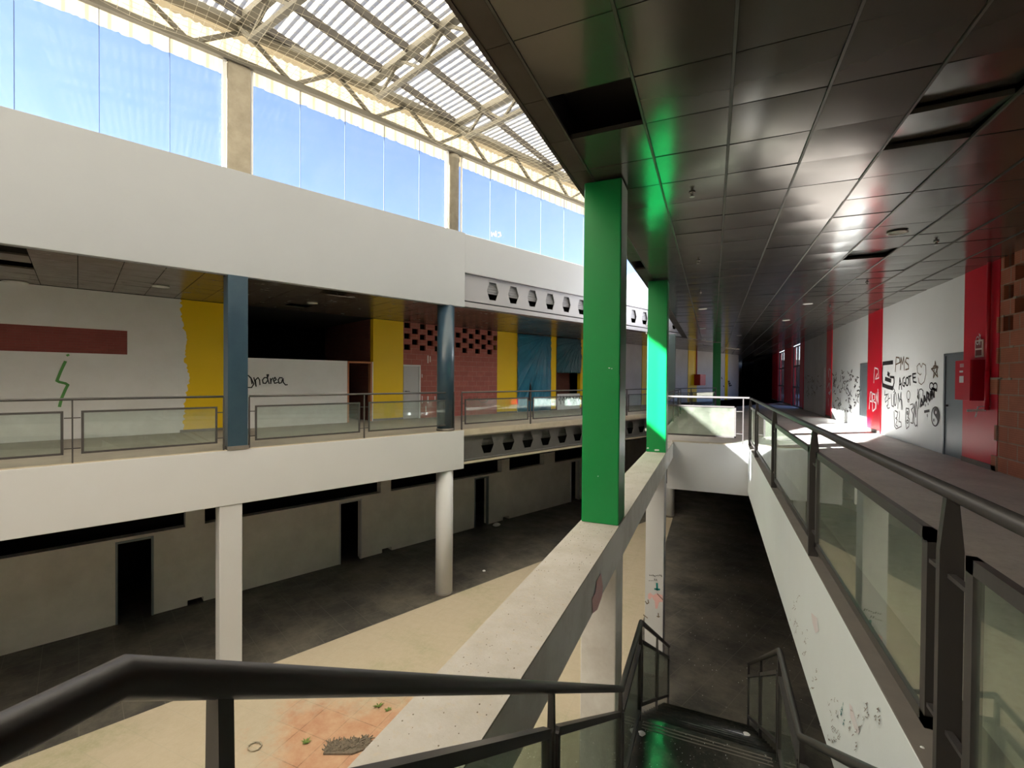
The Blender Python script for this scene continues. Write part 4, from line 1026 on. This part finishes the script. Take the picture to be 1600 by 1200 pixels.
bub = [[(245, 820), (250, 970), (268, 1000), (322, 975), (318, 930), (295, 925), (302, 870), (300, 820)], [(255, 810), (285, 830), (275, 880), (262, 890), (280, 905), (262, 960), (285, 975)],
       [(370, 790), (365, 920), (375, 1000), (400, 975), (405, 900), (390, 880), (402, 830), (398, 790), (370, 785)], circ(385, 925, 8, 16), circ(384, 835, 6, 14),
       [(415, 750), (440, 740), (445, 780), (425, 800), (445, 850), (440, 900), (440, 945), (418, 935)], [(455, 740), (452, 930), (470, 975), (480, 960), (486, 975), (488, 800), (478, 715), (470, 735), (472, 880), (455, 740)],
       [(150, 600), (148, 650), (178, 640), (152, 690), (156, 725), (178, 700)], [(186, 630), (184, 750), (170, 760), (182, 790), (200, 780)], [(186, 690), (205, 680)],
       [(215, 640), (222, 760), (240, 770), (244, 640)], circ(258, 690, 10, 70), [(285, 790), (288, 630), (303, 720), (318, 620), (322, 800)], [(335, 800), (325, 700), (305, 690)], [(240, 580), (255, 605), (240, 620)],
       [(492, 590), (498, 690), (488, 665), (512, 590), (530, 585), (548, 605), (545, 660)], [(500, 790), (508, 640)]]
stroke_mb([Rpx(C8(p)) for p in bub], .024, NR).build('bubble_letter_graffiti', INK, w1)
blk = [[(520, 770), (530, 690), (548, 740), (530, 760)], [(552, 750), (560, 660), (575, 700), (555, 715)], [(585, 720), (588, 620), (610, 640), (600, 680), (618, 710)], [(622, 700), (628, 610)], [(625, 650), (645, 640)], [(640, 690), (638, 600), (662, 670), (664, 580)], [(640, 580), (690, 600)], [(562, 822), (612, 812)]]
stroke_mb([Rpx(C8(p)) for p in blk], .06, NR).build('black_tag_graffiti', INK, w1)
stroke_mb([Rpx(C8(p)) for p in [circ(636, 556, 20, 34), circ(674, 560, 20, 36), [(590, 850), (592, 872)], [(572, 745), (574, 765)], [(600, 735), (602, 750)]]], .03, NR).build('ring_graffiti', INK, w1)
# yin-yang
cx, cy, rx, ry = 676, 872, 42, 98
stroke_mb([Rpx(C8(circ(cx, cy, rx, ry, 0, 360, 30)))], .028, NR).build('round_symbol_outline', INK, w1)
mb = MB(); dark = circ(cx, cy, rx, ry, -90, 90, 16)+circ(cx, cy+ry/2, rx/2, ry/2, 90, -90, 10)[0:11]
# boundary: outer right half, then back up along the S curve
S = [(cx+rx*.5*math.sin(t*math.pi*2), cy+ry-2*ry*t) for t in [k/16 for k in range(17)]]
dark = circ(cx, cy, rx, ry, -90, 90, 16)+S
P_ = Rpx(C8(dark), .005)
bmx = bmesh.new(); vs_ = [bmx.verts.new(p) for p in P_]; eds = []
n_ = 17
for k in range(n_-1):
    a, b = P_[k], P_[k+1]; c_, d_ = P_[2*n_-1-k], P_[2*n_-2-k]
    mb.face([a, b, d_, c_])
mb.build('round_symbol_dark_half', INK, w1, recalc=False); bmx.free()
mb = MB(); mb.face(Rpx(C8(circ(cx-16, cy+38, 6, 16, 0, 330, 10)), .008)); mb.build('round_symbol_dark_dot', INK, w1, recalc=False)
mb = MB(); mb.face(Rpx(C8(circ(cx+6, cy-42, 7, 17, 0, 330, 10)), .010)); mb.build('round_symbol_pale_dot', PAPER, w1, recalc=False)
# second white wall: dense tags
C9 = lambda pts: [(1200+x/8.889, 560+y/8.889) for x, y in pts]
random.seed(9)
tg = []
for (x0, y0, x1, y1, n) in ((905, 230, 960, 500, 12), (980, 180, 1050, 480, 10), (1060, 290, 1160, 440, 12), (1110, 190, 1200, 300, 6), (1190, 250, 1275, 460, 8), (910, 540, 1010, 740, 12), (1060, 510, 1170, 620, 6), (1180, 480, 1270, 680, 8), (1030, 640, 1160, 790, 8)):
    for k in range(n):
        x = random.uniform(x0, x1); y = random.uniform(y0, y1); p = [(x, y)]
        for q in range(3): x += random.uniform(-14, 18); y += random.uniform(-35, 35); p.append((x, y))
        tg.append(p)
stroke_mb([Rpx(C9(p)) for p in tg], .035, NR).build('dense_tag_graffiti', INK, w2)
tg = []
for k in range(26):
    x = random.uniform(530, 720); y = random.uniform(220, 540); p = [(x, y)]
    for q in range(3): x += random.uniform(-14, 18); y += random.uniform(-35, 35); p.append((x, y))
    tg.append(p)
stroke_mb([Rpx(C9(p)) for p in tg], .03, NR).build('faint_tag_graffiti', INKB, w3)
def Rp2(pts): return Rpx(pts, .036)
stroke_mb([Rp2(C9(p)) for p in ([(1470, 340), (1480, 130), (1530, 150), (1540, 270), (1490, 290), (1520, 210)],)], .035, NR).build('white_tag_graffiti', INKW, rp2)
arbn = [[(1405, 700), (1420, 470), (1440, 470), (1445, 600)], [(1410, 590), (1445, 600)], [(1450, 480), (1452, 730)], [(1450, 490), (1485, 500), (1480, 570), (1455, 590), (1495, 620), (1490, 700), (1455, 735)], [(1500, 700), (1505, 480), (1530, 640), (1528, 430)]]
stroke_mb([Rp2(C9(p)) for p in arbn], .045, NR).build('white_letter_graffiti', INKW, rp2)
stroke_mb([Rp2(C9(p)) for p in ([(835, 150), (842, 260), (850, 140), (870, 170), (860, 300)], [(830, 400), (850, 340), (870, 460), (840, 480), (860, 500), (875, 440)], [(840, 560), (838, 660)])], .06, NR).build('white_tag_graffiti', INKW, rp3)
# marks on the stairwell fascia
C10 = lambda pts: [(1200+x/3.75, 880+y/3.75) for x, y in pts]
def Fpx(pts, off=.005): return [Vector((UD-.02-off, RP(x, y, UD-.02)[0], RP(x, y, UD-.02)[1])) for x, y in pts]
random.seed(15); tg = []
for (x0, y0, x1, y1, n) in ((135, 210, 175, 400, 14), (200, 370, 240, 560, 10), (245, 600, 290, 760, 9), (350, 790, 420, 1050, 26), (480, 830, 545, 1010, 12), (560, 820, 600, 920, 8), (630, 850, 660, 960, 10), (515, 1040, 540, 1120, 3)):
    for k in range(n):
        x = random.uniform(x0, x1); y = random.uniform(y0, y1); p = [(x, y)]
        for q in range(3): x += random.uniform(-7, 8); y += random.uniform(-14, 14); p.append((x, y))
        tg.append(p)
stroke_mb([Fpx(C10(p)) for p in tg], .0035, NR).build('small_scribble_graffiti', INKB, fasR)
tg = []
for k in range(14):
    x = random.uniform(425, 450); y = random.uniform(820, 940); tg.append([(x, y), (x+random.uniform(-6, 8), y+random.uniform(-15, 15))])
stroke_mb([Fpx(C10(p)) for p in tg], .007, NR).build('teal_scribble_graffiti', INKT, fasR)
PINKL = paint('faded_pink_spray', (.76, .68, .69), .8, .8, (.79, .82, .82), scale=9, bmp=0)
mb = MB()
for pp in ([(480, 820), (495, 840), (520, 930), (540, 985), (530, 1005), (505, 960), (485, 890)], [(255, 290), (290, 320), (300, 400), (280, 410), (262, 350)]):
    mb.face(Fpx(C10(pp), .003))
mb.build('pink_paint_smear', PINKL, fasR, recalc=False)

# ================================================================== RAILINGS
def panel_flat(root, P, a0, a1, b, z0, z1, f=.035, gl=GLASS, fd=.03, axis_along_first=True):
    mb = MB()
    mb.box(P, a0, a1, b-fd/2, b+fd/2, z1-f, z1); mb.box(P, a0, a1, b-fd/2, b+fd/2, z0, z0+f)
    mb.box(P, a0, a0+f, b-fd/2, b+fd/2, z0, z1); mb.box(P, a1-f, a1, b-fd/2, b+fd/2, z0, z1)
    fr = mb.build('panel_frame', METAL, root, 0)
    g = MB(); g.box(P, a0+f*.7, a1-f*.7, b-.004, b+.004, z0+f*.7, z1-f*.7); g.build('glass_pane', gl, fr)
def railing(P, a0, a1, b, posts, lab, ends=(True, True), zr=1.1, zb=.16, zt=.90, gap=.13, gl=GLASS, pw=.022, pd=.05, r=.026, cont=None, f=.035, zbase=.012):
    root = empty('glass_railing', P(a0, b, 0), lab, 'railing')
    mb = MB(); mb.pipe(cont or [P(a0, b, zr), P(a1, b, zr)], r, 18); mb.build('handrail', METAL, root)
    for p in posts:
        mb = MB(); mb.box(P, p-pw/2, p+pw/2, b-pd/2, b+pd/2, zbase, zt-.03)
        # tapering head up to the handrail
        q0 = [P(p-pw/2, b-pd/2, zt-.03), P(p+pw/2, b-pd/2, zt-.03), P(p+pw/2, b+pd/2, zt-.03), P(p-pw/2, b+pd/2, zt-.03)]
        q1 = [P(p-pw/2, b-pd/4, zr-.015), P(p+pw/2, b-pd/4, zr-.015), P(p+pw/2, b+pd/4, zr-.015), P(p-pw/2, b+pd/4, zr-.015)]
        for k in range(4): mb.face([q0[k], q0[(k+1) % 4], q1[(k+1) % 4], q1[k]])
        mb.face(q1); mb.face(q0)
        mb.build('post', METAL, root)
        for z in (zb+.10, zt-.12):
            mb = MB(); mb.box(P, p-gap*.95 if p > a0+.1 else p, p+gap*.95 if p < a1-.1 else p, b-.012, b+.012, z-.008, z+.008); mb.build('bracket', METAL, root)
    pp = sorted(posts)
    for x, y in zip(pp[:-1], pp[1:]): panel_flat(root, P, x+gap, y-gap, b, zb, zt, f, gl)
    return root
NFr = NF-.05
lx = lambda x, y=640: LP(x, y, NFr)[0]
sp_r = lx(569)-lx(387)
RL = [lx(113)-2.6*2, lx(113)-2.6, lx(113), lx(353)-.04]
railing(L, RL[0], RL[-1], NFr, RL, 'glass railing at the left, ending at the square blue column', gap=.11, gl=GLASSL, r=.022)
RL = [lx(389.5), lx(569), lx(709)]
railing(L, RL[0], RL[-1], NFr, RL, 'glass railing between the square and the round blue column', gap=.11, gl=GLASSL, r=.022)
q_ = lx(829)-lx(721.5); RL = [lx(721.5), lx(829)]
while RL[-1]+q_ < 25.5: RL.append(RL[-1]+q_)
railing(L, RL[0], RL[-1], NFr, RL, 'glass railing right of the round blue column, running behind the green ones', gap=.11, gl=GLASSL, r=.022)
# right gallery railing
UG = .80
v2 = RP(1270, 860, UG)[0]; v1_ = RP(1484, 900, UG)[0]; v3_ = RP(1209, 760, UG)[0]; v4_ = RP(1182, 715, UG)[0]
posts = [v1_-(v2-v1_), v1_, v2, v3_, v4_, VS-.10]
print('right posts', posts)
def Uv(v, u, z): return Vector((u, v, z))
railing(Uv, posts[0], posts[-1], UG, posts, 'long glass railing along the corridor edge of the stairwell, with dark handrail', gap=.15, zt=.92, zb=.13, r=.027, pw=.03, pd=.07, f=.05,
        cont=[Uv(posts[0], UG, 1.1), Uv(VS-.02, UG, 1.1)])
# far end railing of the stairwell
VE = VS+.06
railing(U, -1.22, .70, VE, [-1.20, .66], 'glass railing across the far end of the stairwell, top rail in sun', gap=.15, zt=.90, r=.024,
        cont=[U(-1.24, VE, 1.1), U(UG, VE, 1.1), U(UG, VS-.05, 1.1)])
# right side of the atrium beyond the stairwell
railing(Uv, VE+.3, 21.7, UE+.07, [VE+.3, VE+2.9, VE+5.5, VE+8.1, 21.7], 'glass railing of the far gallery edge behind the second green column', gap=.13, gl=GLASSL)

# ---- stairs
ZM = -2.35
VA0, VA1 = .36, 4.17      # first flight
VB0, VB1 = 5.42, 9.35     # second flight
UL, URR = -.78, .70
st = empty('staircase', (0, 4.8, ZM), 'dark straight staircase descending to a half landing and on to the lower floor', 'staircase')
def flight(v0, v1, z0, z1, n, name):
    mb = MB(); rn = (v1-v0)/n; rs = (z0-z1)/n
    for k in range(n):
        zt_ = z0-rs*(k+1); a = v0+rn*k
        if k == n-1: break
        mb.box(U, UL, URR, a, a+rn+.02, zt_-.06, zt_); mb.box(U, UL, URR, a, a+.02, zt_, zt_+rs)
    mb.box(U, UL, URR, v1-rn, v1-rn+.02, z1, z1+rs)
    mb.prism([(UL, v0, z0-.25), (UL, v1, z1-.25), (UL, v1, z1-.02), (UL, v0, z0-.20)], (URR-UL, 0, 0))
    return mb.build(name, STAIRM, st)
def mk_stairm():
    m, t, b, o = newmat('scuffed_dark_stair_stone'); v = coord(t)
    d = ramp(t, noise(t, v, 2.2, 9, .8), .46, .78); sp = ramp(t, noise(t, v, 18, 6, .8), .62, .70)
    c = mixc(t, d.outputs[0], (.030, .032, .030), (.12, .11, .09)); c = mixc(t, sp.outputs[0], c, (.26, .24, .2))
    t.links.new(c, b.inputs['Base Color']); r = ramp(t, noise(t, v, 3, 6), .3, .8, (.03,)*3+(1,), (.28,)*3+(1,)); t.links.new(r.outputs[0], b.inputs['Roughness']); return m
STAIRM = mk_stairm()
flight(VA0, VA1, 0, ZM, 14, 'flight'); flight(VB0, VB1, ZM, ZL, 14, 'flight')
mb = MB(); mb.box(U, UL, URR, VA1-.01, VB0, ZM-.22, ZM); mb.build('landing', STAIRM, st)
mb = MB()
for k in range(3): mb.box(U, UL+.1, URR-.1, VB0-.05-.05*k, VB0-.035-.05*k, ZM, ZM+.003)
mb.build('grip_strip', KERB, st)
def hz(v, off):     # height of the line parallel to the stair pitch
    if v <= VA0: return off
    if v <= VA1: return off+(ZM)*(v-VA0)/(VA1-VA0)
    if v <= VB0: return ZM+off
    if v <= VB1: return ZM+off+(ZL-ZM)*(v-VB0)/(VB1-VB0)
    return ZL+off
def stairrail(u, lab, posts, v_start=-2.5):
    root = empty('stair_railing', (u, 4.8, ZM), lab, 'railing')
    zr = 1.1
    mb = MB(); mb.pipe([U(u, v_start, zr), U(u, VA0, zr), U(u, VA1, ZM+zr), U(u, VB0, ZM+zr), U(u, VB1, ZL+zr)], .027, 20); mb.build('handrail', METAL, root)
    for p in posts:
        mb = MB(); zb = hz(p, 0)
        if p < VA1 or p > VB0: zb -= .05
        mb.box(U, u-.018, u+.018, p-.011, p+.011, zb, hz(p, .88)); mb.prism([(u-.018, p-.013, hz(p, .88)), (u+.018, p-.013, hz(p, .88)), (u+.014, p-.013, hz(p, 1.085)), (u-.014, p-.013, hz(p, 1.085))], (0, .026, 0))
        mb.build('post', METAL, root)
    for a, b in zip(posts[:-1], posts[1:]):
        g = .07; a2, b2 = a+g, b-g
        fr = MB(); f = .04
        for o_ in (.16, .88): fr.bar(U(u, a2, hz(a2, o_)), U(u, b2, hz(b2, o_)), f, f)
        fr.bar(U(u, a2, hz(a2, .16)), U(u, a2, hz(a2, .88)), f, f, up=(1, 0, 0)); fr.bar(U(u, b2, hz(b2, .16)), U(u, b2, hz(b2, .88)), f, f, up=(1, 0, 0))
        for q in (.70, .30):
            fr.bar(U(u, a, hz(a2, q)), U(u, a2, hz(a2, q)), .014, .014); fr.bar(U(u, b2, hz(b2, q)), U(u, b, hz(b2, q)), .014, .014)
        fo = fr.build('panel_frame', METAL, root)
        gg = MB(); gg.prism([(u-.004, a2, hz(a2, .17)), (u-.004, b2, hz(b2, .17)), (u-.004, b2, hz(b2, .87)), (u-.004, a2, hz(a2, .87))], (.008, 0, 0)); gg.build('glass_pane', GLASS, fo)
def vOn(x, y, u):
    return RP(x, y, u)[0]
uL_, uR_ = -.715, .655
pa = vOn(344, 1078, uL_); pb = vOn(862, 1078, uL_)
print('stair posts', pa, pb)
stairrail(uL_, 'glass stair railing with thick dark handrail in the left foreground', [-2.4, pa-1.9, pa, pb, VA1-.04, VB0-.04, 7.2, VB1])
stairrail(uR_, 'glass stair railing on the right side of the stairs', [-2.4, -.6, pa, 2.4, VA1-.04, VB0-.04, 7.2, VB1])

# ================================================================== SMALL THINGS
random.seed(33)
def lump(P, r, h, mat, name, seg=9, rings=4):
    mb = MB(); pr = []
    for i in range(rings+1):
        f = i/rings; pr.append((r*math.cos(f*math.pi/2)*random.uniform(.85, 1.1)+.001, h*math.sin(f*math.pi/2)))
    base = len(mb.v)
    for (rr, z) in pr:
        for j in range(seg):
            a = 2*math.pi*j/seg; q = rr*random.uniform(.8, 1.2); mb.v.append(Vector(P)+Vector((q*math.cos(a), q*math.sin(a), z*random.uniform(.8, 1.1))))
    for i in range(rings):
        for j in range(seg):
            j2 = (j+1) % seg; mb.f.append((base+i*seg+j, base+i*seg+j2, base+(i+1)*seg+j2, base+(i+1)*seg+j)); mb.uv.append(None); mb.smooth.append(False)
    return mb.build(name, mat)
# uprooted grate patch
pr_ = [G(x, y, ZL) for x, y in ((505, 1180), (512, 1163), (545, 1158), (578, 1155), (577, 1170), (550, 1180))]
cg = sum(pr_, Vector())/6
mb = MB(); mb.prism(pr_, (0, 0, .03))
for k in range(160):
    t1 = random.random(); t2 = random.random(); p = pr_[0].lerp(pr_[4], t1).lerp(pr_[1].lerp(pr_[3], t1), t2); a = random.random()*3.14
    mb.bar(p+Vector((0, 0, .03)), p+Vector((.09*math.cos(a), .09*math.sin(a), .032+random.random()*.012)), .014)
tag(mb.build('rubble_patch', RUB), 'rectangular patch of dark broken rubble in the bare red tiles', 'rubble')
for (x, y, r, lab) in ((478, 1160, .09, 'small green weed beside the dark rubble patch'), (591, 1103, .09, 'small green weed near the foot of the beam, upper one'), (606, 1110, .06, 'tiny green weed right beside the upper weed'), (382, 1046, .10, 'tuft of weeds at the foot of the square white column')):
    P = G(x, y, ZL); mb = MB()
    for k in range(16):
        a = random.random()*6.28; l_ = r*random.uniform(.6, 1.3); d_ = Vector((math.cos(a), math.sin(a), .5)); sd = Vector((-math.sin(a), math.cos(a), 0))*.014
        q = P+d_*l_*.5; e_ = P+d_*l_+Vector((0, 0, -.01)); mb.prism([P, q+sd, e_, q-sd], (0, 0, .003))
    tag(mb.build('weed', LEAF), lab, 'weed')
P = G(398, 1168, ZL); mb = MB()
for k in range(9):
    a = k*.7; mb.pipe([P+Vector((.12*math.cos(a), .10*math.sin(a), .01+.01*(k % 3))), P+Vector((.12*math.cos(a+1.1), .10*math.sin(a+1.1), .03)), P+Vector((.12*math.cos(a+2), .08*math.sin(a+2), .01))], .007, 5)
tag(mb.build('twig_coil', KERBL), 'pale dry twig coil on the dusty atrium floor', 'twig')
tag(lump(G(776, 821, ZL), .16, .12, PAPER, 'rubble_heap'), 'small white heap of debris against the lower shop wall', 'rubble')
for x, y, lab in ((691, 922, 'white chip lying left of the round white column base'), (756, 892, 'pale chip lying in the shade right of the round column')):
    tag(lump(G(x, y, ZL), .05, .03, PAPER, 'plaster_chip'), lab, 'plaster chip')
P = G(1003, 1146, ZM); tag(lump(P, .035, .02, PAPER, 'plaster_chip'), 'white plaster chip on the half landing near its left rail', 'plaster chip')
P = G(1166, 1147, ZM); tag(lump(P, .035, .012, PAPER, 'plaster_chip'), 'flat white chip on the half landing near the right rail', 'plaster chip')
P = G(1441, 1168, .012); tag(lump(P, .006, .004, PAPER, 'plaster_chip'), 'tiny white chip on the brown kerb under the near glass panel', 'plaster chip')
# loose grit on the beam top and landing: nobody could count it
mb = MB()
for k in range(700):
    u = random.uniform(UB0+.02, UB1-.02); v = random.uniform(1.2, 11.8); r = random.uniform(.0006, .0028)
    if 4.75 < v < 5.2 or 10 < v < 10.5: continue
    mb.box(U, u-r, u+r, v-r*random.uniform(.6, 1.6), v+r, 0, r*.8)
gr = mb.build('beam_grit', RUB, recalc=False); gr['kind'] = 'stuff'; tag(gr, 'loose dark grit scattered along the top of the beam', 'grit')
mb = MB()
for k in range(220):
    u = random.uniform(UL+.08, URR-.05); v = random.uniform(VA1, VB0); r = random.uniform(.0012, .004)
    mb.box(U, u-r, u+r, v-r*random.uniform(.6, 1.6), v+r, ZM, ZM+r*.6)
gr = mb.build('landing_grit', PAPER, recalc=False); gr['kind'] = 'stuff'; tag(gr, 'pale grit strewn over the half landing of the stairs', 'grit')
mb = MB()
for k in range(420):
    u = random.uniform(-.5, 3); v = random.uniform(9.6, 24); r = random.uniform(.0025, .008)
    mb.box(U, u-r, u+r, v-r*random.uniform(.6, 1.6), v+r, ZL, ZL+r*.6)
gr = mb.build('floor_grit', PAPER, recalc=False); gr['kind'] = 'stuff'; tag(gr, 'pale grit strewn over the dark lower floor beyond the stairs', 'grit')
